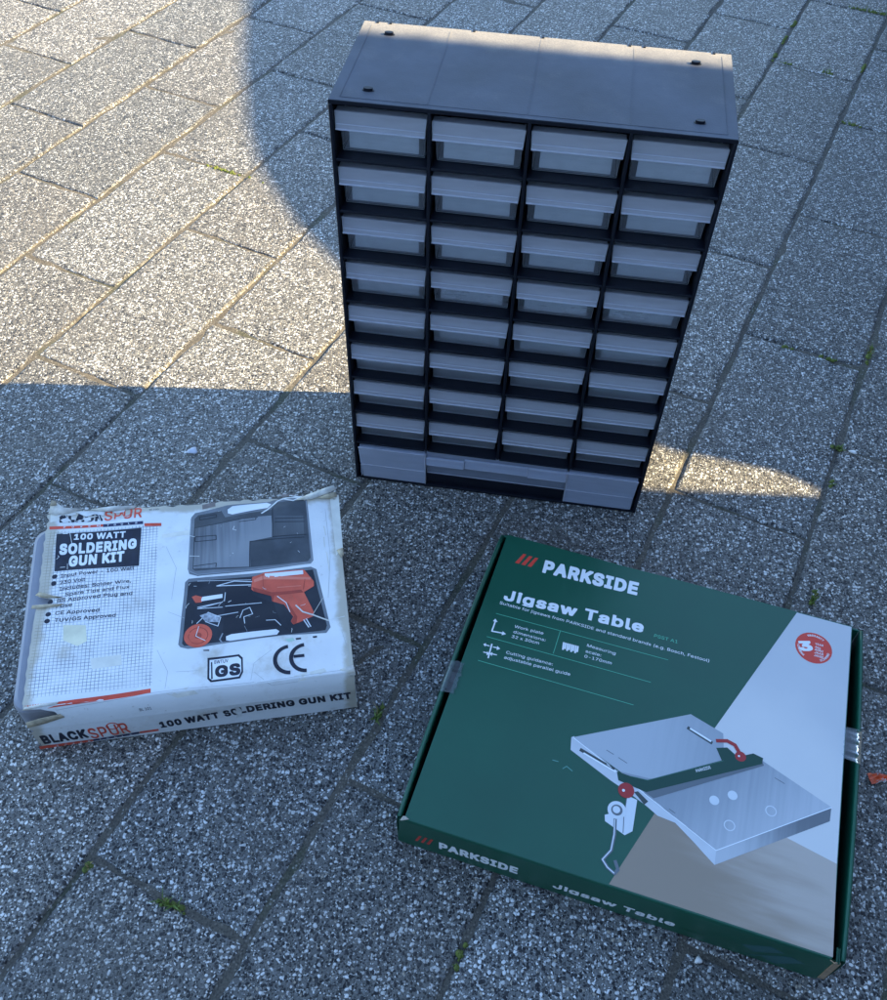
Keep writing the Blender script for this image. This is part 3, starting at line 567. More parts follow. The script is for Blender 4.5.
  ('L', 'scuff_w', 6, 0.3839974695395796, [[177.8, 142.7], [176.9, 144.0]]),
  ('L', 'scuff_w', 6, 0.37123675418556357, [[240.3, 138.3], [238.7, 140.6]]),
  ('L', 'scuff_w', 6, 0.2664990333974993, [[232.0, 150.1], [233.3, 151.2]]),
  ('L', 'scuff_w', 6, 0.30755633323510934, [[167.0, 177.6], [166.2, 178.0]]),
  ('L', 'scuff_w', 6, 0.34690381060172987, [[239.2, 161.9], [239.8, 161.0]]),
  ('L', 'scuff_w', 6, 0.3474903946829353, [[226.7, 170.3], [228.2, 171.6]]),
  ('L', 'scuff_w', 6, 0.21048697573728054, [[174.4, 140.2], [175.4, 141.2]]),
  ('L', 'crease', 1.2, 0.35, [[114.7, 157.7], [124.8, 131.1], [120.9, 97.2]]),
  ('L', 'crease', 1.2, 0.35, [[118.2, 83.3], [133.5, 74.5]]),
  ('L', 'crease', 1.2, 0.35, [[110.0, 43.3], [119.7, 20.3], [117.4, -0.5]]),
  ('L', 'crease', 1.2, 0.35, [[193.6, 10.8], [208.2, -4.1], [230.9, -3.6]]),
  ('L', 'crease', 1.2, 0.35, [[268.3, 191.7], [268.9, 131.4], [263.4, 81.0]]),
  ('L', 'crease', 1.2, 0.35, [[273.2, 41.5], [277.2, 17.9], [277.9, -4.5]]),
  ('L', 'crease', 1.2, 0.35, [[127.0, 19.4], [145.3, 18.8]]),
  ('L', 'crease', 1.2, 0.35, [[209.6, 30.9], [193.9, 19.5], [189.6, -1.6]]),
  ('P', 'stain2', 1, [[274.0, 208.5], [282.9, 207.7], [281.7, 140.7], [274.4, 130.8]]),
  ('P', 'stain2', 1, [[118.5, -0.6], [138.2, 3.1], [145.5, -4.2], [127.5, -6.0]]),
  ('P', 'stain2', 1, [[227.4, 2.1], [254.6, 6.4], [258.0, -0.2], [230.9, -3.6]]),
  ('P', 'stain2', 1, [[2.4, 213.5], [14.1, 214.1], [11.4, 200.4], [3.1, 198.0]]),
  ('P', 'w_ink', 1, [[153.5, 30.8], [180.9, 30.9], [184.2, 26.9], [184.3, 12.0], [181.5, 6.3], [156.4, 5.3], [153.5, 9.1]]),
  ('P', 'white', 2, [[155.3, 28.4], [180.1, 28.8], [182.7, 25.4], [182.8, 13.1], [180.5, 8.2], [157.5, 7.3], [155.3, 9.7]]),
  ('P', 'w_ink', 3, [[156.4, 26.0], [157.6, 26.3], [158.2, 8.5], [156.8, 8.2]]),
  ('T', 'w_ink', 3, 'BWTUV', [[159.4, 23.9], [171.4, 24.1]], 3.51, 0.02, 0.0),
  ('T', 'w_ink', 4, 'GS', [[160.1, 9.5], [182.0, 9.7]], 12.16, 0.05, 0.0),
  ('RA', 'w_ink', 3, [225.5, 19.1], 15.0, 3.6, 95, 268),
  ('RA', 'w_ink', 3, [239.6, 19.2], 15.0, 3.6, 95, 268),
  ('L', 'w_ink', 3, 3.0, [[229.4, 21.1], [237.3, 21.2]]),
  ('L', 'crease', 2, 0.35, [[195.9, 0.5], [274.7, 2.5]]),
  ('L', 'crease', 2, 0.35, [[26.8, -4.5], [102.4, 1.5], [193.4, 1.3]]),
  ('P', 'stain', 1, [[26.1, 79.5], [46.1, 77.1], [48.5, 59.8], [40.6, 55.5], [27.5, 63.3]]),
  ('P', 'stain2', 1, [[109.9, 173.9], [136.2, 176.6], [136.2, 170.2], [110.0, 168.6]]),
  ('P', 'stain2', 1, [[52.3, 41.9], [79.1, 42.8], [80.4, 31.8], [54.9, 30.8]]),
  ('L', 'stain2', 1, 1.0, [[264.5, 155.6], [264.4, 143.6]]),
  ('L', 'stain2', 1, 1.0, [[266.6, 125.3], [266.8, 112.8]]),
  ('L', 'stain2', 1, 1.0, [[266.0, 136.1], [266.4, 121.7]]),
  ('L', 'stain2', 1, 1.0, [[265.5, 169.5], [266.5, 158.2]]),
]
ART_WFRONT = [
  ('T', 'w_ink', 2, 'BLACK', [[5.9, 7.3], [44.6, 10.2]], 15.77, 0.05, 0.0),
  ('T', 'w_red', 2, 'SPUR', [[46.3, 6.9], [80.2, 9.5]], 18.51, 0.012, 0.0),
  ('R', 'w_red', 3, [67.1, 24.9], 5.5, 1.2),
  ('P', 'w_red', 1, [[0.5, 4.5], [46.5, 5.3], [46.0, 0.8], [-0.2, -1.3]]),
  ('P', 'w_navy', 1, [[46.5, 5.3], [86.8, 8.4], [86.3, 3.9], [46.0, 0.8]]),
  ('P', 'w_red', 1, [[87.1, 8.3], [103.6, 8.4], [103.2, 4.5], [86.7, 4.5]]),
  ('T', 'white', 3, 'P', [[15.0, 0.1], [16.7, 0.2]], 2.94, 0.02, 0.0),
  ('T', 'white', 3, 'O', [[21.7, 0.3], [23.4, 0.3]], 2.95, 0.02, 0.0),
  ('T', 'white', 3, 'W', [[28.4, 0.4], [30.1, 0.4]], 2.96, 0.02, 0.0),
  ('T', 'white', 3, 'E', [[35.1, 0.5], [36.8, 0.6]], 2.97, 0.02, 0.0),
  ('T', 'white', 3, 'R', [[41.9, 0.7], [43.6, 0.7]], 2.98, 0.02, 0.0),
  ('T', 'white', 3, 'T', [[51.5, 1.2], [53.2, 1.2]], 3.36, 0.02, 0.0),
  ('T', 'white', 3, 'O', [[58.1, 1.6], [59.8, 1.7]], 3.37, 0.02, 0.0),
  ('T', 'white', 3, 'O', [[64.7, 2.1], [66.5, 2.1]], 3.38, 0.02, 0.0),
  ('T', 'white', 3, 'L', [[71.4, 2.6], [73.1, 2.6]], 3.39, 0.02, 0.0),
  ('T', 'white', 3, 'S', [[78.1, 3.0], [79.9, 3.1]], 3.41, 0.02, 0.0),
  ('T', 'w_ink', 2, '100 WATT', [[106.2, 9.2], [157.9, 12.4]], 11.52, 0.05, 0.0),
  ('T', 'w_ink', 2, 'S', [[162.9, 12.7], [168.7, 13.6]], 11.67, 0.05, 0.0),
  ('T', 'w_ink', 2, 'LDERING GUN KIT', [[176.5, 14.7], [276.1, 18.5]], 12.72, 0.05, 0.0),
  ('T', 'w_ink', 2, 'O', [[169.4, 13.4], [175.6, 14.1]], 12.54, 0.05, 0.0),
  ('P', 'scuff_w', 3, [[172.8, 29.4], [176.2, 28.6], [178.5, 19.9], [176.3, 9.1], [172.1, 8.6], [173.8, 14.6], [171.8, 18.4], [173.4, 23.6]]),
  ('L', 'tear', 4, 0.5, [[173.1, 28.6], [173.7, 22.7], [171.8, 18.4], [173.7, 13.8], [172.1, 8.6]]),
]

# letter outlines (cap height 1000) in four weights: key (character, weight) -> (advance, closed contours)
GLYPH = {
 ('(', 0): (541,[[337,-177,439,-180,448,-177,456,-162,379,23,335,156,304,303,296,399,311,569,348,739,387,865,455,1027,454,1042,432,1053,351,1053,329,1046,275,946,224,806,195,687,178,606,163,473,163,348,195,148,229,37,264,-51,316,-155]]),
 (')', 0): (541,[[77,-177,181,-180,205,-162,271,-29,322,119,346,222,362,348,362,466,353,554,315,754,253,939,203,1037,181,1052,85,1052,77,1049,69,1035,138,865,175,746,220,525,229,414,220,303,189,156,138,0,70,-155,70,-169]]),
 (',', 0): (377,[[77,-221,151,-224,166,-218,174,-206,265,119,269,141,262,156,144,159,122,146,68,-184,67,-206]]),
 (',', 1): (386,[[60,-214,161,-217,183,-201,277,137,279,166,269,181,133,184,105,173,51,-149,51,-200]]),
 ('-', 0): (886,[[224,370,639,367,657,385,657,473,647,488,632,491,233,491,218,482,214,466,215,385]]),
 ('-', 1): (881,[[203,359,641,359,652,381,649,495,641,503,620,506,204,503,196,495,194,474,194,381]]),
 ('.', 0): (377,[[143,0,196,-3,225,3,255,22,273,52,280,96,271,133,251,163,218,183,181,189,144,181,111,156,92,127,89,74,96,45,114,19]]),
 ('/', 1): (501,[[17,-135,140,-138,158,-121,451,961,458,1019,448,1041,326,1043,312,1035,305,1021,17,-49,7,-106,10,-128]]),
 ('0', 0): (886,[[377,-7,476,-10,528,0,587,22,646,63,698,125,729,178,758,259,782,385,782,614,758,739,728,823,683,896,632,949,565,988,499,1008,366,1006,299,985,233,942,187,894,139,813,106,717,90,628,81,503,90,370,113,252,139,185,166,132,233,57,299,14],[417,118,366,132,329,154,275,222,237,318,223,392,215,510,232,658,254,732,283,791,318,835,358,865,410,882,454,883,499,870,546,842,588,791,618,732,640,650,650,584,650,414,640,348,610,252,558,170,506,132,447,116]]),
 ('0', 1): (881,[[351,-6,469,-10,520,-2,584,22,634,56,670,93,718,166,750,252,766,323,774,388,774,617,757,718,736,789,688,882,630,947,563,988,498,1007,348,1007,283,988,219,950,168,898,124,825,89,725,73,639,65,517,72,366,96,245,120,180,147,129,211,56,276,14],[391,151,355,165,323,187,289,230,267,273,246,331,230,409,224,503,239,639,261,710,289,768,315,804,350,832,391,850,426,857,469,845,516,818,552,775,582,718,606,632,615,574,616,431,606,366,578,273,527,194,491,165,462,153,426,145]]),
 ('0', 2): (868,[[307,-4,470,-7,530,8,604,48,653,96,701,169,731,249,746,316,754,376,753,629,738,723,718,789,701,829,665,889,606,949,544,987,484,1005,303,1005,250,990,190,957,127,896,92,843,56,749,41,689,27,549,27,449,34,349,62,222,103,136,170,59,230,18],[383,208,350,221,323,242,303,269,276,322,248,436,247,549,263,636,302,729,337,770,363,786,397,792,423,784,460,763,485,729,508,683,532,596,540,542,540,462,524,369,491,282,470,253,437,222,403,208]]),
 ('0', 3): (860,[[286,-6,455,-9,493,-1,544,18,595,50,642,95,690,169,723,254,737,318,744,375,744,630,729,719,710,782,690,830,653,890,597,948,525,990,467,1007,283,1007,226,990,162,955,103,897,69,846,45,795,14,687,0,553,0,445,7,350,34,229,79,133,143,60,207,17],[353,254,333,267,308,299,278,369,261,451,261,547,276,623,308,700,339,738,378,752,404,742,423,728,462,661,489,541,489,464,475,381,448,310,429,283,398,254,378,248]]),
 ('1', 0): (886,[[150,8,728,4,750,7,758,15,761,96,750,119,558,123,540,141,539,968,536,990,528,998,403,1001,373,995,202,872,159,834,155,717,159,702,174,695,373,836,388,840,395,835,399,156,396,133,380,123,151,119,143,111,140,89,141,23]]),
 ('1', 1): (881,[[132,8,720,5,742,8,750,15,752,123,743,144,555,149,538,166,537,968,535,990,527,998,353,997,239,918,140,839,136,696,140,681,154,672,190,677,348,790,362,794,369,789,373,180,370,159,355,149,132,144,123,130,122,87,123,23]]),
 ('1', 2): (868,[[98,9,697,6,717,9,730,22,734,169,725,196,704,205,550,206,534,222,533,963,530,983,517,996,310,997,122,863,97,836,93,663,103,634,123,626,190,629,303,703,311,696,313,663,311,216,290,206,117,206,90,197,80,176,80,42,84,22]]),
 ('1', 3): (860,[[85,6,671,3,703,12,720,32,725,57,725,191,716,223,703,236,684,244,550,246,535,261,534,948,525,979,506,996,480,1002,289,999,245,974,97,865,69,833,64,808,64,649,66,630,78,610,105,596,181,596,264,640,271,636,273,617,271,254,251,245,92,244,73,236,60,223,51,197,51,51,60,24]]),
 ('2', 0): (886,[[128,8,720,4,742,7,750,15,753,104,742,127,358,130,336,133,332,141,351,174,502,325,627,466,692,554,729,643,738,687,738,769,715,850,698,881,657,931,617,962,565,988,476,1009,380,1008,321,996,259,968,218,941,186,909,151,857,128,798,119,754,119,717,129,701,241,702,248,710,264,776,296,828,321,851,351,866,410,883,462,882,499,873,558,838,596,783,604,754,606,710,598,673,574,621,516,540,127,126,119,104,118,37,121,15]]),
 ('2', 1): (881,[[110,8,713,5,735,8,742,15,745,130,735,152,383,155,362,159,358,166,366,180,501,316,623,452,685,538,721,624,731,667,731,768,714,839,692,882,659,925,613,962,570,985,484,1007,355,1007,305,998,240,970,197,943,166,911,132,861,110,804,101,761,101,696,111,681,247,681,255,689,271,753,297,800,337,832,405,857,469,847,527,813,560,768,573,718,566,682,543,632,486,553,109,151,101,130,100,37,103,15]]),
 ('3', 0): (886,[[355,-7,476,-9,587,21,654,58,687,89,721,133,743,178,760,237,760,333,743,399,716,451,668,506,624,538,543,570,476,582,467,591,473,606,720,887,724,975,713,998,159,1001,137,998,129,990,126,894,137,871,491,868,513,865,517,857,487,813,300,599,296,495,314,478,425,476,476,467,536,442,571,414,604,370,620,318,619,252,595,198,552,156,508,133,439,116,403,116,329,132,270,167,242,200,218,264,208,274,100,277,77,266,82,215,95,170,128,111,163,74,203,44,262,14]]),
 ('3', 1): (881,[[330,-6,469,-9,577,17,627,43,666,73,700,108,736,173,752,237,752,352,738,409,718,452,688,495,634,542,577,571,500,589,492,603,713,861,716,976,706,998,140,1001,118,998,110,990,108,868,118,846,441,843,455,841,462,833,455,815,276,610,273,481,290,464,405,462,455,451,498,433,534,408,558,381,585,323,585,266,573,237,552,209,521,180,491,164,412,142,333,158,276,192,249,223,226,285,216,295,82,298,61,289,58,252,75,173,118,98,161,57,226,21,262,7]]),
 ('3', 3): (860,[[267,-6,442,-9,537,14,595,43,630,70,672,114,710,184,724,235,725,280,725,394,710,451,665,531,620,575,561,610,553,623,567,649,648,738,691,795,692,960,679,986,658,999,86,1001,59,992,41,967,39,795,54,761,86,748,258,747,270,744,274,738,264,717,198,642,187,623,185,464,193,432,207,419,226,411,328,410,391,395,429,372,449,350,458,331,456,305,429,271,391,251,353,245,315,256,283,278,266,305,252,350,219,376,41,378,16,369,2,356,-6,324,-6,261,1,216,11,178,47,114,96,63,130,40,194,9]]),
 ('7', 0): (886,[[188,8,307,5,321,9,334,23,755,857,760,879,761,975,750,998,144,1001,122,998,114,990,112,887,129,869,572,868,587,866,595,857,582,820,187,37,182,23]]),
 (':', 0): (377,[[143,0,196,-3,225,3,255,22,273,52,280,96,271,133,251,163,218,183,181,189,144,181,111,156,92,127,89,74,96,45,114,19],[156,525,196,522,225,530,255,551,273,584,280,621,270,665,248,695,218,710,166,713,137,707,112,687,92,650,89,599,95,577,122,542]]),
 (':', 1): (386,[[124,1,219,-1,254,15,272,37,285,73,285,130,270,173,247,195,211,211,147,211,111,197,82,166,72,137,74,58,90,27],[137,510,219,509,254,529,274,553,285,589,284,646,269,687,240,712,211,721,133,720,104,706,81,675,72,646,75,567,98,531]]),
 ('A', 0): (937,[[33,8,151,5,173,15,261,259,277,275,299,277,646,275,661,255,750,13,772,4,861,4,883,7,891,15,891,37,596,842,544,983,528,999,395,1000,375,983,32,45,26,23],[329,405,320,414,323,436,447,813,454,823,462,823,476,794,599,414,593,407,572,403]]),
 ('A', 1): (930,[[17,8,147,5,176,9,205,73,268,252,283,267,305,270,613,267,627,248,713,13,735,5,849,5,871,8,878,15,878,65,545,976,529,997,376,1001,353,990,14,65,7,30],[340,424,333,438,339,460,430,732,441,750,448,751,545,481,557,431,548,422,534,420]]),
 ('A', 2): (914,[[-9,9,163,6,190,13,206,36,278,236,290,250,310,252,524,252,544,248,571,189,627,29,644,9,824,6,837,9,850,22,851,116,538,969,517,996,323,999,310,996,297,983,-22,109,-26,36,-23,22],[370,461,362,469,365,489,403,597,417,609,431,582,467,469,450,459]]),
 ('A', 3): (904,[[-17,6,162,3,195,13,220,44,282,222,294,235,308,238,480,238,499,234,519,197,578,32,588,17,607,6,792,3,817,12,834,32,839,57,837,140,538,954,525,980,506,996,480,1002,302,1001,277,993,260,973,-48,127,-48,38,-37,19],[391,488,385,491,382,502,391,520,398,522,407,496]]),
 ('B', 0): (892,[[121,8,558,5,632,22,683,44,742,86,777,133,795,170,811,252,802,355,781,407,753,451,728,476,661,517,657,525,723,577,758,636,767,665,773,732,767,791,755,835,728,888,683,934,646,959,580,985,454,1001,137,1001,114,990,111,37,114,15],[255,133,245,148,244,192,244,421,255,444,476,447,536,437,609,402,659,340,672,296,665,229,642,192,595,154,558,140,499,130],[255,569,247,577,244,606,244,842,254,865,499,867,572,840,610,806,634,754,634,702,610,643,572,605,506,576,447,567]]),
 ('B', 1): (886,[[103,8,555,6,627,22,677,43,731,80,764,123,785,166,801,245,802,309,794,366,779,409,750,460,682,524,735,587,757,639,767,725,758,796,747,839,721,890,680,933,649,955,584,984,455,1000,118,1001,96,990,93,37,96,15],[262,158,252,173,251,216,251,409,262,432,448,434,505,425,577,391,625,331,637,288,628,245,606,212,563,178,527,165,469,155],[262,581,254,589,251,610,251,818,261,839,469,842,541,816,578,782,599,739,599,703,578,653,541,616,477,588,419,579]]),
 ('B', 3): (865,[[59,6,518,4,582,18,639,43,690,80,729,127,754,178,770,267,769,356,761,413,736,471,701,528,730,604,738,693,730,789,720,827,691,884,642,935,614,955,544,987,429,1001,73,1001,48,993,34,979,25,941,26,57,34,25],[289,254,281,267,280,305,281,369,289,382,378,384,423,376,474,352,499,318,499,300,490,286,467,269,442,260,391,251],[289,629,281,642,280,680,281,731,289,745,398,745,442,729,465,706,468,693,462,674,448,659,423,644,347,627]]),
 ('C', 0): (996,[[443,-7,572,-9,683,19,742,48,801,93,854,156,891,222,915,303,912,319,897,328,787,326,777,318,743,244,692,185,646,155,602,137,513,122,425,137,336,184,292,228,246,303,224,362,207,451,207,547,217,606,239,680,273,746,329,809,373,840,410,858,469,875,550,875,595,866,661,836,713,794,743,754,785,673,890,669,913,680,913,702,888,783,861,835,820,887,779,927,735,955,676,984,587,1008,432,1006,343,981,247,927,178,857,139,798,99,710,75,606,68,503,75,399,98,296,143,192,192,126,270,58,336,22,403,0]]),
 ('C', 1): (987,[[416,-6,570,-9,663,14,727,43,792,91,843,151,879,216,902,295,902,331,892,346,749,346,740,338,707,266,657,209,613,180,577,165,491,148,419,165,339,209,296,252,249,331,230,388,215,467,216,538,232,617,253,675,290,741,340,792,383,820,469,849,520,850,563,840,627,812,674,775,707,732,740,660,749,652,878,650,900,660,902,703,879,782,850,839,821,878,770,928,735,952,670,984,584,1007,405,1005,326,984,231,933,158,861,120,804,82,718,58,617,50,503,58,388,81,288,124,187,172,123,247,57,312,22,376,0]]),
 ('C', 3): (955,[[343,-6,531,-9,626,16,684,43,741,86,799,153,837,222,858,292,856,388,843,409,817,422,652,423,626,418,607,401,580,337,550,297,499,265,455,251,404,258,340,291,314,318,279,375,261,426,248,496,263,579,281,630,312,680,347,713,391,739,448,751,493,739,525,722,563,688,584,655,607,598,633,578,817,577,837,585,853,604,858,623,859,693,850,738,819,814,786,866,725,928,696,949,620,987,544,1007,340,1007,264,987,188,949,159,928,96,865,60,815,15,719,1,661,-13,528,-5,375,15,286,52,197,96,133,162,69,251,18,308,-1]]),
 ('D', 0): (981,[[121,8,499,5,609,29,676,58,757,116,832,215,869,303,893,436,893,569,878,665,848,754,795,842,735,904,683,940,598,975,513,994,417,1001,144,1001,122,998,114,990,111,37,114,15],[255,133,247,141,244,163,247,857,270,868,469,868,572,840,633,806,686,754,718,702,743,628,760,532,760,481,751,407,725,318,699,266,661,219,617,184,558,155,447,130]]),
 ('D', 1): (972,[[103,8,491,5,598,27,670,57,749,113,822,209,857,295,880,417,881,574,873,639,843,746,813,805,780,854,742,893,677,941,594,976,512,993,419,1001,125,1001,104,998,96,990,93,37,96,15],[262,158,254,166,251,187,254,832,276,843,441,843,534,819,598,783,645,739,678,689,693,653,715,574,724,503,715,431,693,345,664,288,630,245,584,208,534,182,419,155]]),
 ('D', 3): (942,[[59,6,461,3,557,23,626,53,703,106,731,133,780,203,818,292,839,401,839,591,832,649,805,744,770,814,743,852,693,903,639,942,588,968,544,982,487,994,404,1001,73,1001,48,993,34,979,25,941,26,57,34,25],[289,254,282,261,280,280,281,731,288,744,302,747,366,747,410,738,461,720,499,696,527,668,550,630,578,534,578,471,570,432,557,388,538,350,514,318,480,292,442,272,391,258,347,251]]),
 ('E', 0): (820,[[121,8,698,4,720,7,728,15,731,104,720,127,270,130,247,140,244,163,244,414,254,436,661,440,683,450,687,473,686,554,668,572,254,577,244,599,247,857,270,868,713,871,723,887,724,931,723,983,713,998,144,1001,122,998,114,990,111,37,114,15]]),
 ('E', 1): (816,[[103,8,692,5,713,8,721,15,724,130,713,152,276,155,254,165,251,187,251,402,261,424,656,428,677,437,681,460,681,560,670,582,261,589,251,610,254,832,276,843,706,846,716,861,717,904,716,983,706,998,125,1001,104,998,96,990,93,37,96,15]]),
 ('E', 3): (803,[[59,6,646,3,671,8,691,25,699,51,699,203,691,229,677,242,646,251,296,252,282,261,280,280,281,362,289,376,614,379,639,387,656,407,661,432,661,585,646,619,614,632,296,633,281,649,280,725,283,739,302,747,639,747,671,756,691,782,693,833,692,960,684,979,671,993,639,1002,80,1002,54,996,34,979,25,941,26,57,34,25]]),
 ('F', 0): (804,[[121,8,218,4,241,15,244,399,254,421,646,425,662,429,671,444,671,540,654,557,254,562,244,584,247,857,270,868,705,871,716,887,716,931,716,983,705,998,144,1001,122,998,114,990,111,37,114,15]]),
 ('F', 1): (801,[[103,8,226,5,248,15,251,388,261,409,641,413,657,417,666,431,666,546,656,568,261,574,251,596,254,832,276,843,699,846,709,861,709,904,709,983,699,998,125,1001,104,998,96,990,93,37,96,15]]),
 ('G', 1): (1006,[[423,-6,555,-10,613,-1,706,29,756,57,813,105,857,166,889,230,909,316,909,510,899,525,878,528,527,528,505,518,502,402,511,381,720,377,736,374,744,359,725,295,694,245,649,201,577,162,491,148,419,165,391,178,361,194,308,237,253,323,232,381,215,467,216,538,232,617,253,675,290,741,340,792,383,820,469,849,512,850,555,840,598,825,652,789,693,746,746,653,878,650,900,660,902,710,886,768,850,839,817,882,778,921,713,963,634,994,577,1007,419,1007,369,998,287,968,203,911,146,847,95,753,58,617,50,503,58,381,82,280,124,187,172,123,219,77,267,44,340,12]]),
 ('G', 3): (972,[[350,-6,531,-9,601,5,671,33,716,61,779,119,812,165,838,216,858,280,865,324,865,528,860,553,843,579,856,610,859,636,858,712,844,763,805,841,779,874,728,925,646,975,569,1001,525,1008,340,1007,251,983,207,961,134,909,79,846,21,738,1,661,-13,528,-5,369,15,280,52,197,90,140,162,69,251,18],[423,253,359,279,314,318,274,388,257,445,248,502,257,553,276,617,312,680,340,708,372,730,410,745,442,750,493,736,537,709,577,661,606,591,601,585,588,582,429,581,409,572,393,553,388,528,388,388,398,355,410,343,429,335,550,334,563,332,569,324,565,312,547,292,506,265,467,252]]),
 ('H', 1): (1000,[[103,8,226,5,248,15,251,409,261,431,283,435,700,431,709,409,712,15,720,8,742,5,849,5,871,14,874,968,871,990,865,997,735,1001,712,990,709,610,700,589,677,585,261,589,251,610,248,990,240,998,219,1001,118,1001,97,991,93,37,96,15]]),
 ('I', 0): (593,[[62,8,491,4,513,7,521,15,524,104,514,126,373,131,358,141,355,163,355,850,373,867,514,872,524,887,524,968,521,990,513,998,85,1001,63,998,55,990,52,894,62,872,203,867,219,857,222,835,221,148,203,131,62,126,53,111,52,67,53,23]]),
 ('I', 1): (596,[[46,8,491,5,512,8,520,15,520,145,498,155,376,156,361,166,358,187,359,825,376,842,498,843,520,853,523,976,512,998,68,1001,47,998,39,990,39,853,61,843,183,842,198,832,201,811,200,173,183,156,61,155,39,145,36,30]]),
 ('I', 3): (608,[[8,6,474,3,499,12,516,32,521,57,521,197,513,229,499,242,480,250,385,254,375,273,376,731,391,746,487,750,506,761,516,776,521,801,521,954,513,979,493,996,467,1002,22,1001,-3,993,-20,973,-25,948,-25,801,-17,769,-3,756,16,748,111,745,121,725,120,267,105,252,10,248,-10,237,-20,222,-25,197,-24,44,-12,19]]),
 ('J', 1): (775,[[272,-6,398,-9,484,10,534,36,573,65,606,108,628,151,645,230,645,968,642,990,634,998,505,1000,488,983,487,309,473,245,448,199,412,165,376,151,340,145,290,158,258,180,224,223,209,266,200,352,191,366,68,370,46,359,44,209,53,173,82,108,111,72,154,36,197,14]]),
 ('J', 2): (770,[[233,-4,390,-7,470,11,517,35,560,69,598,116,618,156,633,222,634,956,630,983,616,996,450,999,430,991,422,976,420,342,404,276,377,233,350,215,317,207,283,218,260,236,233,282,221,342,219,389,203,409,37,412,23,409,10,395,7,216,16,176,39,122,77,73,123,35,163,15]]),
 ('K', 0): (912,[[121,8,218,4,241,15,245,311,296,377,362,444,380,452,395,441,705,11,728,4,838,4,861,15,860,30,847,52,520,510,489,562,528,617,857,968,866,983,861,998,720,1001,691,993,621,924,255,525,246,532,244,554,241,990,233,998,211,1001,129,1000,114,991,111,37,114,15]]),
 ('K', 1): (906,[[103,8,226,5,247,14,252,302,297,362,362,421,376,416,398,390,670,11,692,5,821,5,842,8,849,14,852,44,842,71,518,524,502,560,527,599,852,947,860,976,850,997,684,1001,656,992,262,572,254,576,251,596,248,990,240,998,219,1001,118,1001,97,991,93,37,96,15]]),
 ('K', 3): (883,[[59,6,232,3,251,8,270,24,280,57,280,286,287,305,315,332,328,325,343,305,524,51,557,12,588,3,766,3,786,8,805,24,814,63,814,121,805,146,543,515,526,547,535,566,812,865,820,890,820,954,815,973,799,992,766,1002,582,1002,557,996,474,919,369,801,289,722,283,726,280,744,280,954,266,986,232,1001,80,1002,54,996,35,980,26,948,26,57,34,25]]),
 ('L', 0): (771,[[121,8,676,4,692,8,701,23,701,111,683,129,270,130,247,141,244,975,240,991,225,1000,129,1000,112,983,111,37,114,15]]),
 ('L', 1): (769,[[103,8,670,5,685,8,694,23,695,130,684,152,276,155,254,166,251,976,247,991,233,1000,111,1000,94,983,93,37,96,15]]),
 ('L', 3): (761,[[59,6,626,3,658,17,673,44,673,210,665,230,646,246,620,251,302,251,282,261,280,954,266,986,239,1001,67,1001,41,988,27,960,26,57,34,25]]),
 ('M', 0): (1223,[[121,8,225,5,243,23,244,673,237,717,240,744,247,748,527,37,543,11,565,4,646,5,668,17,884,562,934,705,949,734,957,729,961,23,970,8,986,4,1075,4,1097,14,1101,968,1098,990,1091,998,934,1001,915,998,905,989,667,377,618,229,609,214,602,213,304,983,292,997,270,1001,137,1001,114,991,111,37,114,15]]),
 ('N', 1): (1012,[[103,8,233,5,250,23,251,660,254,685,262,689,277,675,692,15,706,6,727,5,856,5,878,14,881,968,878,990,872,997,742,1000,725,983,724,345,720,317,713,313,278,990,262,999,240,1001,118,1001,97,991,93,37,96,15]]),
 ('N', 3): (977,[[59,6,239,4,259,13,275,32,280,57,280,426,283,448,289,452,324,407,576,17,607,3,786,3,811,8,830,24,839,57,839,948,834,973,818,992,792,1001,633,1001,607,993,590,973,585,948,585,572,582,550,576,547,549,579,316,948,283,988,251,1001,80,1002,54,996,35,980,26,948,26,57,34,25]]),
 ('O', 1): (1030,[[416,-6,548,-10,613,0,699,28,785,84,850,159,894,237,922,316,938,402,939,581,930,646,908,732,865,818,821,879,778,921,735,950,670,984,577,1007,405,1005,326,984,231,933,158,861,120,804,82,718,58,617,50,503,58,388,81,288,124,187,172,123,247,57,312,22,376,0],[477,151,419,165,369,189,333,213,296,252,253,323,232,381,216,460,215,531,225,589,246,660,275,718,301,753,346,796,405,830,469,849,512,850,613,819,663,785,699,748,733,696,757,639,773,574,781,488,771,417,743,323,684,234,634,194,577,165,512,149]]),
 ('O', 3): (993,[[343,-6,525,-9,595,5,671,37,737,83,805,158,854,248,875,312,890,394,890,604,869,712,844,776,792,860,728,925,633,981,576,999,525,1008,340,1007,264,987,188,949,146,916,92,861,72,833,28,750,2,668,-6,623,-13,528,-6,381,9,305,28,248,52,197,96,133,162,69,251,18,308,-1],[417,254,359,279,314,318,274,388,257,445,248,502,257,553,276,617,312,680,340,708,372,730,410,745,442,750,499,734,544,707,565,687,591,649,614,598,629,541,629,464,601,369,557,303,525,279,487,260,455,251]]),
 ('P', 0): (870,[[121,8,218,4,241,15,244,333,254,355,499,359,587,376,639,397,677,421,728,470,751,503,768,540,789,614,790,732,782,776,757,842,729,887,694,924,661,947,580,984,447,1001,137,1001,114,990,111,37,114,15],[255,487,247,495,244,525,244,842,254,865,491,867,558,848,609,809,645,739,653,673,647,628,632,584,590,532,550,507,462,485]]),
 ('P', 1): (865,[[103,8,226,5,248,15,251,323,261,345,498,349,584,366,634,386,672,409,720,456,743,488,760,524,780,596,780,746,767,804,745,854,709,904,656,948,577,984,448,1000,118,1001,96,990,93,37,96,15],[262,502,254,510,251,538,251,818,261,839,462,842,527,823,577,785,614,710,616,653,599,596,559,546,520,521,434,500]]),
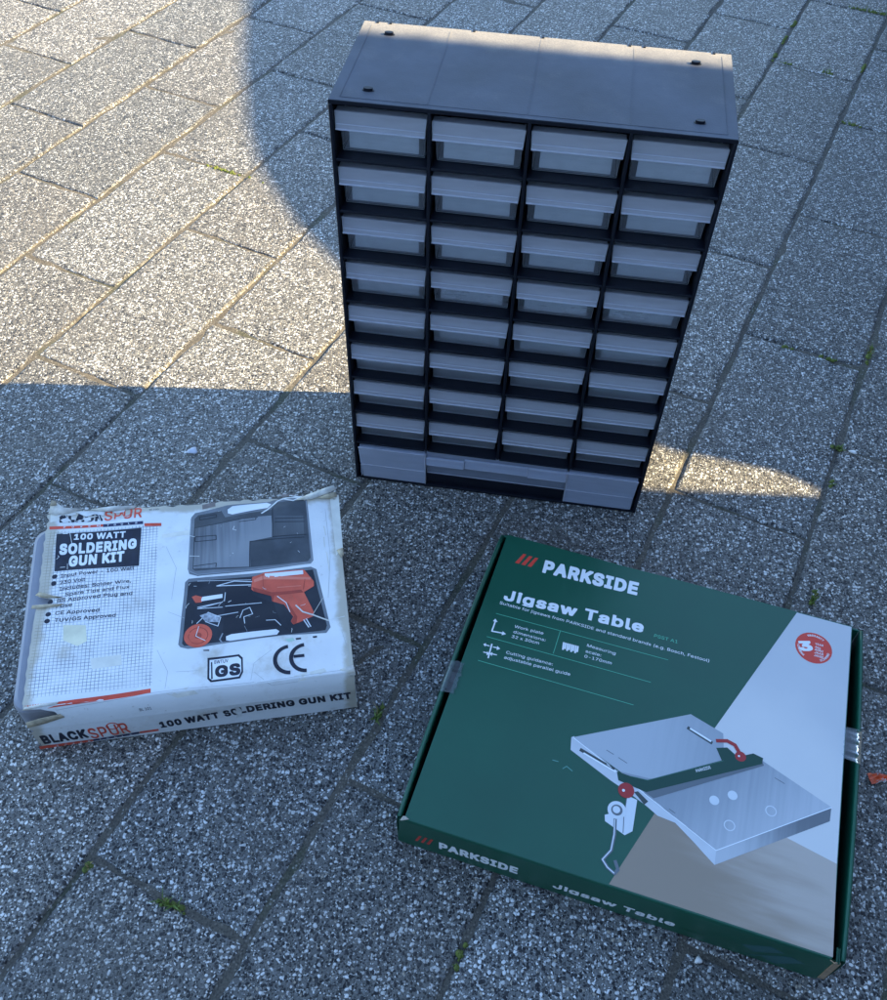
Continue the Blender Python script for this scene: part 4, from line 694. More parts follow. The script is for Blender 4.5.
 ('P', 3): (846,[[59,6,232,3,251,8,270,24,280,51,280,286,288,305,467,309,557,327,639,373,690,423,710,451,729,490,750,560,750,744,738,795,716,846,680,897,620,949,537,987,423,1001,73,1001,48,993,34,979,25,941,26,57,34,25],[289,559,282,566,280,585,280,725,288,744,385,746,436,731,463,712,480,682,488,655,475,617,455,589,398,564,353,557]]),
 ('R', 0): (878,[[121,8,218,4,241,15,245,362,255,378,277,381,447,381,469,374,668,11,691,4,801,4,824,15,820,37,627,392,632,410,713,465,743,503,765,540,790,621,790,754,779,800,755,857,723,902,661,951,624,969,550,991,447,1001,137,1001,114,990,111,37,114,15],[255,517,247,525,244,554,244,842,254,865,499,867,550,852,610,813,647,746,657,687,637,606,620,577,595,552,543,524,499,514]]),
 ('R', 1): (873,[[103,8,226,5,248,15,252,352,262,367,283,370,419,370,441,363,634,11,656,5,792,5,814,15,813,58,635,388,641,406,707,452,736,488,757,524,781,603,781,761,771,804,747,861,720,898,663,948,620,969,548,991,448,1000,118,1001,96,990,93,37,96,15],[262,531,254,538,251,567,251,818,261,839,469,842,520,827,577,789,611,732,620,682,600,610,563,564,520,541,477,529]]),
 ('R', 3): (854,[[59,6,232,3,251,8,270,24,280,57,281,312,288,324,302,327,340,326,353,318,507,32,525,12,557,3,735,3,760,12,773,25,782,51,780,133,647,381,651,394,680,420,716,471,748,553,750,763,741,797,710,865,674,909,626,948,537,987,506,994,423,1001,73,1001,48,993,34,979,25,941,26,57,34,25],[289,584,282,591,280,610,280,725,288,744,398,745,448,726,475,700,487,674,487,655,475,623,455,603,398,583]]),
 ('S', 0): (874,[[406,-14,439,-18,558,-2,609,14,655,37,709,74,751,126,773,170,790,237,789,333,773,385,745,429,698,476,609,526,403,588,321,619,290,636,262,662,232,710,229,739,236,769,270,824,336,866,410,883,499,875,558,851,605,813,624,783,640,739,654,730,750,728,772,738,774,776,758,835,729,887,694,924,654,954,602,981,499,1008,366,1008,321,999,240,969,196,941,141,887,114,842,96,783,91,724,101,650,136,584,174,544,233,505,292,480,565,394,613,362,647,318,656,289,655,266,641,222,620,192,558,143,454,115,388,118,329,133,284,155,232,207,209,266,196,282,92,285,70,275,68,244,90,163,126,104,174,57,225,25,270,7,336,-9]]),
 ('S', 1): (869,[[380,-13,434,-17,520,-9,598,12,649,36,702,73,742,122,764,166,780,223,781,345,774,374,743,438,695,488,606,539,340,623,287,653,259,682,242,710,239,725,246,753,261,782,283,806,340,840,419,857,498,840,550,811,584,773,606,720,615,710,742,707,763,717,766,775,757,818,740,861,713,900,677,935,634,963,570,991,505,1007,340,1007,226,973,176,943,123,890,97,847,80,796,72,718,82,639,103,589,151,531,211,490,269,466,534,383,580,352,614,309,618,280,611,252,594,223,563,192,512,162,419,141,333,158,289,180,239,230,217,288,204,303,75,305,54,296,51,237,67,173,103,108,147,62,197,29,247,7,312,-9]]),
 ('S', 3): (850,[[312,-13,410,-16,487,-9,557,9,607,33,661,70,709,126,735,178,750,229,749,394,730,451,696,499,646,548,576,587,506,612,340,660,302,680,284,700,288,719,321,742,353,753,391,753,423,742,455,721,469,700,486,655,518,628,690,627,716,635,729,649,737,674,737,776,723,827,691,884,642,935,607,958,550,987,474,1007,283,1008,239,999,169,975,118,944,58,884,31,839,14,789,6,693,14,604,37,547,67,506,105,470,169,431,251,399,436,344,467,325,479,312,474,290,436,260,391,246,359,245,315,256,283,277,260,305,239,362,213,382,29,384,9,375,-7,356,-12,337,-13,254,-5,210,14,159,45,108,99,55,156,21,245,-7]]),
 ('T', 0): (878,[[372,8,484,5,501,23,505,857,528,868,794,871,804,887,805,931,804,983,794,998,85,1001,63,998,55,990,52,894,63,871,336,868,359,857,362,37,365,15]]),
 ('T', 1): (872,[[347,8,484,5,501,23,505,832,527,843,785,846,795,861,795,904,795,983,785,998,68,1001,47,998,39,990,36,868,47,846,312,843,334,832,337,37,340,15]]),
 ('T', 2): (860,[[298,9,470,6,484,9,496,22,501,769,517,785,737,786,764,794,773,816,774,963,770,983,757,996,37,999,17,996,4,983,0,823,10,794,37,786,257,786,277,776,280,42,284,22]]),
 ('T', 3): (853,[[275,6,455,3,480,12,497,32,502,63,503,731,518,746,716,748,749,763,763,795,763,954,754,979,735,996,703,1002,29,1002,-3,993,-20,973,-25,948,-25,795,-10,761,22,748,219,747,239,738,242,51,251,24]]),
 ('U', 1): (1000,[[380,-6,563,-9,643,8,706,35,749,63,802,116,840,173,859,223,874,309,874,968,871,990,864,998,735,1001,712,990,709,359,702,316,671,245,620,192,570,165,498,148,441,151,369,177,312,220,274,280,261,316,251,381,250,983,241,997,226,1001,118,1001,96,990,93,288,103,230,132,159,197,77,233,50,297,17]]),
 ('U', 3): (966,[[312,-6,525,-9,595,6,665,36,703,61,763,121,800,178,820,229,833,312,833,954,824,979,805,996,779,1002,620,1001,595,993,578,973,573,948,571,388,552,324,525,289,487,263,429,246,385,256,328,290,301,331,287,369,280,420,280,941,275,973,264,988,245,999,194,1002,67,1001,47,992,31,973,25,941,25,286,34,235,66,159,102,108,137,74,175,46,239,14]]),
 ('V', 1): (930,[[364,8,520,5,543,15,865,897,881,954,881,983,871,998,735,1000,713,989,463,266,448,248,432,273,394,395,183,984,171,997,154,1001,32,1001,10,990,10,947,332,73,352,23]]),
 ('W', 0): (1334,[[298,8,432,5,447,11,455,23,646,739,654,756,661,757,670,739,862,23,874,8,890,4,1001,4,1023,11,1046,74,1283,939,1291,983,1283,998,1171,1001,1156,994,1148,983,958,237,949,218,942,219,932,244,736,990,713,1001,609,1001,587,996,577,983,557,909,382,229,373,215,366,219,356,252,169,983,159,996,144,1001,32,998,24,983,32,946,276,52]]),
 ('W', 1): (1315,[[274,8,426,5,443,8,455,22,625,646,634,669,641,670,651,653,826,15,849,5,985,5,1007,11,1029,73,1259,911,1268,954,1265,991,1243,1001,1129,1001,1112,997,1100,984,930,323,921,303,914,303,728,990,706,1001,577,1001,555,996,546,983,526,911,377,338,362,302,355,307,347,331,176,988,154,1000,17,997,10,990,7,968,17,918,253,51]]),
 ('W', 2): (1272,[[231,9,423,6,437,9,450,21,471,82,583,496,590,510,597,512,618,456,729,42,742,16,757,7,804,6,944,6,966,16,978,36,991,82,1211,889,1213,969,1204,991,1177,999,1030,999,1010,996,996,983,969,896,866,489,857,472,850,472,823,556,725,936,710,983,697,996,510,999,497,996,481,983,364,549,345,482,337,472,328,482,309,542,218,903,192,983,177,996,157,999,3,999,-18,989,-27,956,-26,909,-19,876,203,62,217,22]]),
 ('W', 3): (1246,[[212,6,410,3,444,19,462,51,550,378,563,408,569,410,583,381,670,57,688,19,716,4,760,3,906,3,940,19,955,44,971,95,1181,865,1183,954,1167,988,1135,1001,983,1002,957,999,936,986,917,948,824,591,817,577,811,576,797,610,716,922,703,967,692,986,658,1001,487,1002,461,996,442,982,429,960,335,604,321,575,315,579,308,598,215,954,203,979,181,996,156,1002,-3,1001,-37,986,-51,954,-51,884,-44,852,168,76,187,25]]),
 ('Y', 1): (916,[[368,8,498,5,520,15,526,395,854,925,867,968,864,990,856,998,713,1001,684,990,463,624,441,601,418,624,190,994,168,1001,32,1001,10,990,8,961,24,925,355,395,359,30]]),
 ('a', 0): (764,[[230,-7,358,-11,403,-2,454,21,513,67,522,60,525,23,536,7,632,4,654,15,657,488,647,577,626,636,590,687,543,720,499,740,425,757,329,757,233,735,156,695,104,643,77,591,77,569,85,560,188,531,203,539,233,580,262,604,314,629,380,639,432,629,474,606,499,582,514,547,518,495,491,468,447,456,299,439,181,410,114,373,68,318,53,266,52,229,53,170,68,119,114,52,159,21],[299,110,233,133,198,170,186,200,186,229,211,273,247,298,307,319,499,350,517,348,524,333,524,296,514,237,476,170,439,140,395,118,343,108]]),
 ('a', 1): (762,[[209,-6,376,-9,419,3,484,35,498,14,512,5,627,5,649,15,652,495,644,581,622,646,586,696,541,728,498,747,434,763,405,764,297,764,226,748,140,706,87,653,61,605,58,567,66,546,161,515,204,518,262,582,319,611,362,619,405,611,448,587,469,565,485,531,483,503,455,480,276,455,197,439,147,422,94,388,52,338,37,288,36,252,37,166,52,116,97,51,140,21],[305,136,247,154,211,187,196,223,219,265,254,289,312,310,462,333,487,331,494,309,485,259,448,194,412,165,376,146,326,135]]),
 ('a', 2): (757,[[174,-4,363,-7,430,10,610,6,624,9,636,22,640,516,633,596,619,643,584,697,564,718,517,749,464,770,417,779,257,779,210,770,163,754,110,725,47,663,28,629,20,602,24,522,43,506,118,482,128,476,128,469,67,429,27,389,12,362,0,316,2,162,25,102,61,56,110,21],[277,202,243,215,230,229,229,249,243,263,317,291,403,302,413,296,410,276,398,256,363,222,317,200],[243,494,237,501,237,509,257,538,323,571,350,571,370,564,393,549,408,529,401,516,377,508]]),
 ('b', 0): (831,[[370,-7,491,-10,550,4,624,44,677,96,721,170,752,281,753,451,743,510,710,599,668,661,639,690,589,724,536,747,484,757,380,755,321,737,284,712,247,677,240,673,233,677,226,990,203,1001,114,1000,99,990,96,968,97,23,114,5,211,7,221,23,223,74,233,86,292,29,321,10],[417,111,373,118,343,132,305,156,283,178,239,266,222,385,246,503,269,547,296,584,329,610,373,629,454,632,521,607,578,547,603,495,619,429,620,333,596,237,558,174,528,145,499,128,462,116]]),
 ('b', 2): (818,[[301,-4,470,-8,517,1,597,41,657,101,698,169,726,269,727,489,718,542,688,623,657,671,610,718,557,754,517,770,470,779,323,779,261,769,254,789,253,969,243,991,217,999,63,998,44,983,40,963,41,29,50,14,70,6,210,6,243,12],[370,202,310,235,289,262,261,329,254,362,254,402,269,469,303,530,337,556,383,571,437,550,471,516,498,462,513,382,491,296,459,242,417,211,390,202]]),
 ('c', 0): (776,[[325,-7,462,-9,513,2,561,23,639,80,681,141,700,192,698,210,683,222,587,244,576,237,543,176,521,154,454,118,395,109,342,119,277,154,239,200,220,237,202,289,192,348,192,399,201,444,217,503,239,547,299,607,366,632,432,632,462,625,499,607,527,584,572,517,587,509,683,530,698,543,697,569,677,614,654,646,602,698,543,733,454,756,351,757,299,747,247,729,196,698,134,636,102,584,77,517,60,444,59,311,68,259,91,185,113,141,164,74,203,44,270,7]]),
 ('c', 1): (774,[[301,-6,455,-9,541,14,629,73,671,130,692,180,694,223,684,241,591,267,563,269,545,259,508,194,469,165,419,142,355,142,312,161,274,187,242,230,217,288,201,381,222,481,252,538,294,581,319,598,376,614,412,613,448,601,497,567,541,503,555,494,598,495,677,515,690,524,692,574,677,613,651,653,577,721,498,754,448,764,326,764,226,737,176,706,116,646,81,589,60,531,43,452,43,302,53,245,77,173,110,116,153,65,233,14]]),
 ('d', 0): (831,[[303,-7,425,-10,469,0,515,23,580,82,588,74,592,23,602,7,698,4,721,15,724,968,721,990,713,998,617,1001,594,990,587,670,580,665,572,670,515,724,469,747,425,757,321,756,262,740,196,705,129,637,91,569,68,488,59,392,60,303,91,178,118,126,166,64,240,13],[343,118,314,128,277,153,231,215,201,296,192,348,193,414,208,481,225,527,247,563,274,591,307,615,343,629,432,631,499,602,552,540,576,481,590,421,590,333,563,229,536,184,506,153,469,128,432,116,388,112]]),
 ('d', 1): (827,[[280,-6,434,-9,484,6,548,48,555,44,563,14,577,5,692,5,714,15,717,968,714,990,706,998,584,1001,562,990,555,710,541,709,498,741,434,763,305,764,262,754,190,723,148,689,110,646,74,581,53,510,43,438,44,295,72,180,96,130,147,63,219,14],[348,143,319,154,283,177,242,230,211,309,201,366,202,402,232,510,265,560,326,604,362,613,405,613,463,589,517,531,551,445,559,402,558,352,534,257,487,187,448,158,419,146,391,141]]),
 ('e', 0): (792,[[325,-7,476,-9,572,21,656,82,691,133,706,170,705,186,691,198,587,221,543,162,513,140,469,118,395,109,336,122,284,147,245,185,217,229,196,311,203,325,211,328,691,329,713,340,715,473,699,547,670,614,620,673,565,718,506,743,447,756,329,755,247,730,196,698,134,636,105,591,77,517,60,436,59,311,68,259,84,200,113,141,159,79,203,44,255,14],[211,449,201,458,204,488,227,540,247,565,307,615,343,629,395,637,454,626,521,586,558,532,580,466,573,451,558,448]]),
 ('e', 1): (789,[[301,-6,469,-9,563,17,649,77,681,123,699,166,701,202,692,218,570,248,548,240,512,187,469,157,441,144,405,137,362,142,326,154,283,177,247,215,222,259,210,302,218,316,226,319,684,320,707,331,708,488,692,560,672,610,644,653,591,706,548,734,491,754,441,764,319,764,276,754,211,730,172,703,111,640,77,581,58,524,43,445,43,309,53,245,70,187,97,136,147,70,219,21],[226,465,217,474,218,488,247,542,297,590,362,613,419,611,484,575,523,524,539,481,534,468,520,464]]),
 ('e', 2): (783,[[260,-4,457,-7,537,15,584,41,633,82,667,129,684,169,683,256,670,269,620,289,625,296,677,303,692,322,693,502,678,576,638,656,577,719,530,751,477,770,430,779,277,779,183,751,103,691,74,656,42,602,22,549,7,469,7,302,16,242,32,189,69,122,117,66,183,21],[350,202,281,236,249,276,250,295,277,299,471,296,475,282,468,262,437,226,390,202],[270,501,261,509,263,516,290,545,323,563,357,572,377,567,417,546,435,529,444,509,437,501,423,499]]),
 ('f', 0): (503,[[158,8,262,5,280,23,282,614,299,631,432,635,440,643,443,673,442,732,432,747,307,750,284,760,282,835,298,879,321,899,366,912,432,907,446,916,472,1005,466,1020,447,1030,403,1038,321,1037,262,1021,211,991,187,968,158,916,148,872,144,760,122,750,26,749,8,732,8,650,17,636,129,631,147,614,148,37,151,15]]),
 ('g', 0): (832,[[303,-280,469,-284,565,-259,609,-237,654,-202,684,-162,706,-118,724,-22,724,717,721,739,713,747,602,747,592,732,590,680,580,668,536,711,462,749,425,757,336,757,284,747,229,724,185,695,129,637,91,569,60,451,60,311,77,229,90,192,128,126,166,86,225,45,277,24,336,12,403,12,484,29,543,66,572,98,580,101,590,89,591,-14,578,-66,560,-96,536,-121,491,-148,425,-165,373,-165,321,-155,255,-119,211,-71,188,-63,166,-68,98,-110,92,-125,99,-147,159,-217,225,-256],[351,140,284,169,235,222,210,274,201,311,192,355,193,414,202,466,220,517,246,562,274,591,307,614,343,629,432,631,499,602,538,562,563,525,590,429,590,333,567,252,537,200,513,175,469,150,432,138]]),
 ('g', 1): (828,[[280,-271,469,-275,563,-251,606,-229,649,-196,678,-157,700,-114,717,-20,717,725,714,746,706,754,577,756,563,747,555,718,548,714,477,751,434,763,305,764,262,754,208,732,165,703,111,647,74,581,44,467,43,309,67,202,118,113,154,77,204,44,262,22,305,13,426,13,491,32,541,63,555,60,558,51,556,1,535,-56,491,-100,441,-122,383,-131,326,-121,262,-86,219,-40,197,-32,154,-34,80,-78,72,-99,78,-135,101,-171,133,-203,197,-244],[355,165,290,193,246,237,218,295,202,366,201,395,211,452,225,495,262,556,289,581,319,599,355,613,398,613,463,589,505,549,528,517,549,460,558,417,559,359,539,280,491,205,462,186,412,165]]),
 ('g', 2): (820,[[240,-251,457,-254,537,-234,584,-212,624,-181,651,-151,682,-98,693,-64,700,-4,700,736,696,756,684,769,524,772,484,762,403,779,263,779,223,770,174,749,134,723,74,663,39,602,22,556,7,482,7,309,14,256,29,202,57,147,80,116,150,49,146,42,117,33,63,3,41,-18,34,-38,34,-98,61,-144,115,-198,175,-231],[323,-45,263,-11,255,2,258,9,410,13,457,22,467,16,464,2,450,-14,410,-39,363,-51],[350,222,303,239,263,275,236,329,224,396,229,436,243,476,270,524,310,556,357,571,410,550,445,516,471,462,486,389,471,322,437,261,390,231]]),
 ('h', 0): (804,[[106,8,203,4,226,15,232,495,251,547,292,594,329,617,388,632,439,629,491,607,529,569,551,525,561,473,564,15,580,5,668,4,684,8,693,23,694,517,684,577,663,636,634,680,602,711,550,740,491,756,395,757,351,747,299,725,247,686,233,687,229,975,225,991,211,1000,114,1000,97,983,96,37,99,15]]),
 ('i', 0): (336,[[106,8,211,5,228,23,229,724,225,740,211,749,114,749,97,732,96,37,99,15],[128,857,196,857,218,869,240,894,251,931,248,968,233,993,203,1017,174,1023,122,1020,97,1005,80,983,74,953,78,902,94,879]]),
 ('i', 1): (347,[[89,8,219,5,236,23,236,732,233,747,219,756,97,756,80,739,79,37,82,15],[110,832,204,832,226,844,247,868,258,904,257,961,243,990,219,1012,190,1022,111,1021,88,1011,67,990,58,961,59,882,76,854]]),
 ('i', 2): (371,[[58,9,223,6,243,14,253,36,253,736,250,756,231,783,259,816,271,843,273,943,257,979,225,1009,203,1018,77,1017,37,986,21,956,21,836,36,809,61,783,44,756,40,729,40,42,44,22]]),
 ('j', 0): (336,[[-20,-265,63,-268,129,-247,189,-192,219,-125,229,-51,229,717,226,739,211,749,114,749,97,732,95,-44,82,-96,59,-125,33,-140,-11,-144,-27,-155,-29,-243],[128,857,196,857,218,869,240,894,250,924,248,961,235,990,203,1017,174,1023,122,1020,97,1005,80,983,74,953,78,902,99,872]]),
 ('k', 0): (747,[[106,8,203,4,226,15,231,266,255,300,292,328,314,312,550,13,572,5,691,4,713,8,719,15,715,30,422,399,411,421,415,436,465,495,683,714,691,739,683,747,661,750,558,750,536,742,262,470,240,454,232,458,229,481,229,975,225,991,211,1000,114,1000,97,983,96,37,99,15]]),
 ('l', 0): (379,[[222,0,314,-1,345,8,353,30,335,111,321,121,255,129,240,141,230,163,228,983,211,1000,114,1000,99,990,96,968,96,126,113,74,137,41,166,18]]),
 ('l', 1): (389,[[201,1,297,-2,340,5,355,15,358,51,339,137,326,146,262,154,247,166,238,187,236,983,219,1000,97,1000,82,990,79,968,79,123,95,73,118,40,147,18]]),
 ('l', 2): (411,[[167,2,297,-1,350,9,365,29,366,102,346,189,323,204,270,209,257,222,254,236,252,976,243,991,223,999,70,999,48,989,40,963,40,129,55,82,83,46,117,18]]),
 ('m', 0): (1187,[[106,8,203,4,226,15,232,517,251,562,277,594,321,622,380,638,432,627,469,607,492,584,514,540,520,15,543,4,640,8,650,30,650,481,658,525,672,562,705,602,742,624,801,638,853,627,890,609,928,569,943,525,949,15,971,4,1068,8,1075,15,1078,37,1078,532,1061,614,1032,673,989,717,964,734,912,755,853,765,772,756,735,744,682,717,624,661,609,653,536,733,499,750,439,764,403,764,334,746,292,725,233,675,225,680,221,732,211,747,106,746,97,732,96,687,96,37,99,15]]),
 ('n', 0): (803,[[106,8,203,4,226,15,232,495,251,547,292,594,329,617,388,632,439,629,491,607,529,569,551,525,561,473,564,15,572,7,595,4,676,5,691,14,693,525,666,628,627,687,602,711,553,739,499,755,395,757,314,733,233,673,224,680,221,732,211,747,122,750,100,740,96,37,99,15]]),
 ('n', 1): (800,[[89,8,211,5,234,15,239,481,258,531,297,577,333,599,391,614,434,604,477,578,513,531,528,481,533,15,541,8,563,5,663,5,684,14,687,538,661,639,623,696,598,719,548,747,484,764,362,763,305,747,240,714,233,718,226,747,211,756,104,757,82,747,79,37,82,15]]),
 ('o', 0): (813,[[325,-7,462,-9,543,14,596,45,634,74,689,148,721,229,737,303,738,429,730,481,706,562,669,628,595,703,521,740,454,756,351,757,299,747,247,729,196,698,134,636,102,584,77,517,60,444,59,311,68,259,91,185,113,141,164,74,203,44,270,7],[388,110,343,118,299,140,267,163,239,200,202,289,192,348,192,399,210,481,223,517,245,554,284,595,314,615,351,629,432,632,499,607,559,547,581,503,596,451,605,399,605,340,581,244,559,200,531,163,454,118]]),
 ('o', 1): (810,[[301,-6,462,-9,505,0,563,25,627,70,663,114,693,166,714,223,731,302,731,445,721,503,700,574,658,646,602,703,555,732,498,754,448,764,326,764,226,737,176,706,116,646,81,589,60,531,43,452,43,302,53,245,77,173,110,116,153,65,233,14],[348,144,282,180,242,230,211,309,202,395,225,488,258,546,297,584,326,601,362,613,412,613,469,590,528,531,558,460,572,395,572,352,546,259,528,223,498,185,426,144]]),
 ('p', 0): (831,[[106,-265,203,-269,226,-258,229,52,234,74,247,73,292,29,358,-3,388,-10,499,-9,560,8,626,45,671,89,715,156,743,237,753,289,753,458,743,510,710,599,676,652,639,690,580,729,536,747,491,756,388,756,314,733,284,712,233,662,223,673,221,732,211,747,122,750,99,739,96,-236,99,-258],[417,111,373,118,343,132,305,156,283,178,239,266,222,385,246,503,269,547,296,584,329,610,373,629,454,632,521,607,578,547,603,495,619,429,620,333,596,237,558,174,528,145,499,128,462,116]]),
 ('p', 1): (827,[[89,-257,211,-260,234,-250,240,37,254,38,305,8,355,-9,505,-7,563,10,627,48,666,87,708,151,735,230,745,280,745,467,737,517,704,610,671,660,634,699,577,737,534,754,491,763,369,764,305,747,240,707,233,711,226,746,211,756,104,757,82,746,79,-228,82,-250],[376,144,310,180,275,223,246,288,231,381,253,488,295,560,333,592,375,610,434,613,492,589,546,531,570,481,585,424,586,345,557,245,534,207,505,177,477,157,441,143]]),
 ('r', 0): (514,[[106,8,203,4,226,15,229,481,234,510,259,562,321,611,366,624,454,625,469,635,473,732,462,755,373,757,343,752,284,725,233,683,225,687,221,732,211,747,122,750,99,739,96,37,99,15]]),
 ('r', 1): (519,[[89,8,211,5,234,15,239,488,266,546,319,590,362,605,455,607,469,616,473,739,462,761,333,763,297,751,240,721,233,725,226,747,211,756,104,757,82,746,79,37,82,15]]),
 ('s', 0): (717,[[266,-7,425,-9,521,21,565,49,605,89,629,133,640,170,640,266,615,325,587,358,536,392,499,408,284,465,240,493,224,517,218,547,237,591,277,621,329,638,395,638,432,626,480,584,513,539,543,539,609,554,621,562,626,584,613,621,569,687,499,734,432,755,299,756,240,743,188,719,163,702,114,652,95,614,84,577,82,517,92,466,121,414,144,389,188,361,240,339,439,286,483,259,502,229,506,207,500,185,472,148,417,118,366,108,292,116,240,140,217,163,181,223,159,223,69,200,61,185,69,148,91,104,118,67,181,21]]),
 ('s', 1): (717,[[244,-6,419,-9,505,14,555,43,584,69,606,94,628,137,637,180,637,280,615,338,591,370,541,406,498,425,288,481,247,508,232,531,235,560,260,589,290,606,348,621,376,618,413,603,455,563,484,523,534,522,606,538,617,546,623,567,620,603,606,639,577,683,527,726,462,754,419,764,290,764,219,750,144,710,97,662,75,617,65,574,66,495,81,438,118,385,161,354,219,330,412,278,454,252,471,223,463,194,434,165,391,144,340,134,290,144,246,166,225,187,190,245,147,247,52,223,43,202,51,151,94,73,118,48,158,23]]),
 ('s', 2): (715,[[207,-4,410,-7,490,15,538,42,577,79,598,102,618,142,627,182,627,302,612,356,593,389,564,418,517,449,460,476,464,482,517,487,584,502,604,514,613,536,611,616,593,656,557,706,510,744,464,766,397,779,243,779,190,768,114,729,61,676,36,629,27,589,27,489,39,429,63,388,94,356,169,309,163,302,110,297,17,271,7,242,7,189,14,156,49,89,90,46,137,18],[290,202,250,222,238,236,219,282,223,295,337,270,370,257,390,242,390,229,384,222,350,204,330,199],[390,489,290,515,267,529,261,542,277,559,310,572,330,575,350,570,377,552,401,522,410,495,403,488]]),
 ('t', 0): (453,[[259,0,388,-2,407,8,413,23,395,112,380,121,321,116,284,128,262,148,251,192,252,614,270,631,389,636,398,650,398,732,380,749,261,754,251,776,247,917,225,927,137,927,119,909,115,761,100,751,26,749,11,740,8,650,26,633,100,631,115,621,121,133,143,74,174,41,218,13]]),
 ('t', 1): (460,[[237,1,383,-2,405,5,415,23,414,73,398,138,383,147,319,146,290,154,269,173,258,216,259,596,276,613,376,614,398,623,400,739,383,756,283,757,262,767,258,904,248,925,118,928,101,911,97,768,82,758,11,756,-4,747,-6,632,11,615,82,613,97,603,103,130,125,73,154,41,197,14]]),
 ('u', 0): (804,[[325,-7,366,-9,447,7,493,30,550,74,559,67,562,23,572,7,668,4,691,15,694,717,691,739,683,747,587,750,564,739,561,296,551,244,529,192,491,153,447,130,388,117,329,127,292,147,255,184,237,222,229,266,226,739,211,749,166,750,114,749,99,739,96,222,106,163,136,96,172,52,247,7]]),
 ('u', 1): (801,[[301,-6,362,-9,419,0,455,10,520,42,527,37,534,14,548,5,663,5,685,15,688,725,685,746,677,754,555,757,533,746,530,316,522,273,499,216,465,180,426,158,383,148,340,151,297,172,262,208,244,245,237,288,234,746,219,756,176,757,97,756,82,746,79,216,89,159,117,94,153,51,226,7]]),
 ('v', 1): (762,[[288,8,426,5,448,17,700,675,709,725,707,746,699,754,570,757,545,746,376,279,362,262,348,285,180,746,161,756,118,757,32,756,17,746,15,710,24,675,268,37]]),
 ('w', 0): (1105,[[265,8,366,4,390,15,534,517,543,532,550,529,558,510,608,318,698,17,708,8,728,4,809,4,831,11,841,30,1039,680,1048,717,1045,740,1030,749,942,750,922,746,912,737,780,259,764,222,757,225,749,244,617,737,595,750,483,746,461,695,344,259,329,219,321,223,313,244,176,739,151,750,47,746,38,732,40,717,240,56,252,23]]),
 ('w', 1): (1093,[[242,8,369,5,392,15,518,445,527,460,534,457,542,438,663,17,672,8,692,5,799,5,821,11,830,30,1022,660,1032,703,1028,747,1007,757,907,757,885,755,872,746,757,338,742,302,735,305,727,323,611,746,584,757,454,753,433,703,334,338,319,302,312,305,304,323,185,746,161,757,31,753,22,739,24,696,219,55,230,23]]),
 ('w', 2): (1066,[[204,9,363,6,392,16,411,62,474,282,490,319,497,315,507,289,576,49,590,20,604,9,624,6,770,6,792,16,804,36,985,629,994,683,993,743,985,763,964,772,817,772,797,769,784,758,775,743,710,513,690,466,684,470,670,506,618,703,597,758,570,772,397,769,381,749,305,476,297,463,290,466,278,496,211,736,198,763,183,771,163,773,17,772,-3,764,-13,743,-11,663,176,49,188,22]]),
 ('x', 0): (743,[[47,8,159,4,188,13,351,261,366,271,536,15,565,4,683,8,689,23,682,37,461,355,451,377,458,399,672,717,677,732,669,746,558,750,528,739,380,508,366,497,350,510,203,741,181,750,85,750,63,747,55,739,62,710,264,414,278,385,249,333,45,37,39,23]]),
 ('x', 1): (742,[[31,8,168,5,197,13,340,230,355,237,370,223,512,9,663,5,684,14,687,37,680,58,461,381,473,409,666,696,673,732,664,753,534,757,505,753,372,553,355,537,337,553,211,748,190,757,68,757,47,754,39,747,36,718,46,689,227,424,244,388,227,352,29,65,22,30]]),
}

from mathutils.geometry import tessellate_polygon
_tx = {}
def glyphs(s, bold):
    w = 0 if bold <= .005 else 1 if bold <= .02 else 2 if bold <= .046 else 3
    k = (s, w)
    if k in _tx: return _tx[k]
    x = 0; v = []; f = []
    for ch in s:
        if ch == ' ': x += 380; continue
        adv, cs = GLYPH[(ch, w)]; polys = [[Vector((c[i], c[i+1], 0)) for i in range(0, len(c), 2)] for c in cs]
        o = len(v); v += [(x+p.x, p.y) for c in polys for p in c]
        f += [tuple(o+i for i in tri) for tri in tessellate_polygon(polys)]
        x += adv
    x0 = min(p[0] for p in v); x1 = max(p[0] for p in v)
    _tx[k] = ([((px-x0)/(x1-x0), (py if py > 0 or w < 2 else py*.45)/1000) for px, py in v], f, (x1-x0)/1000); return _tx[k]

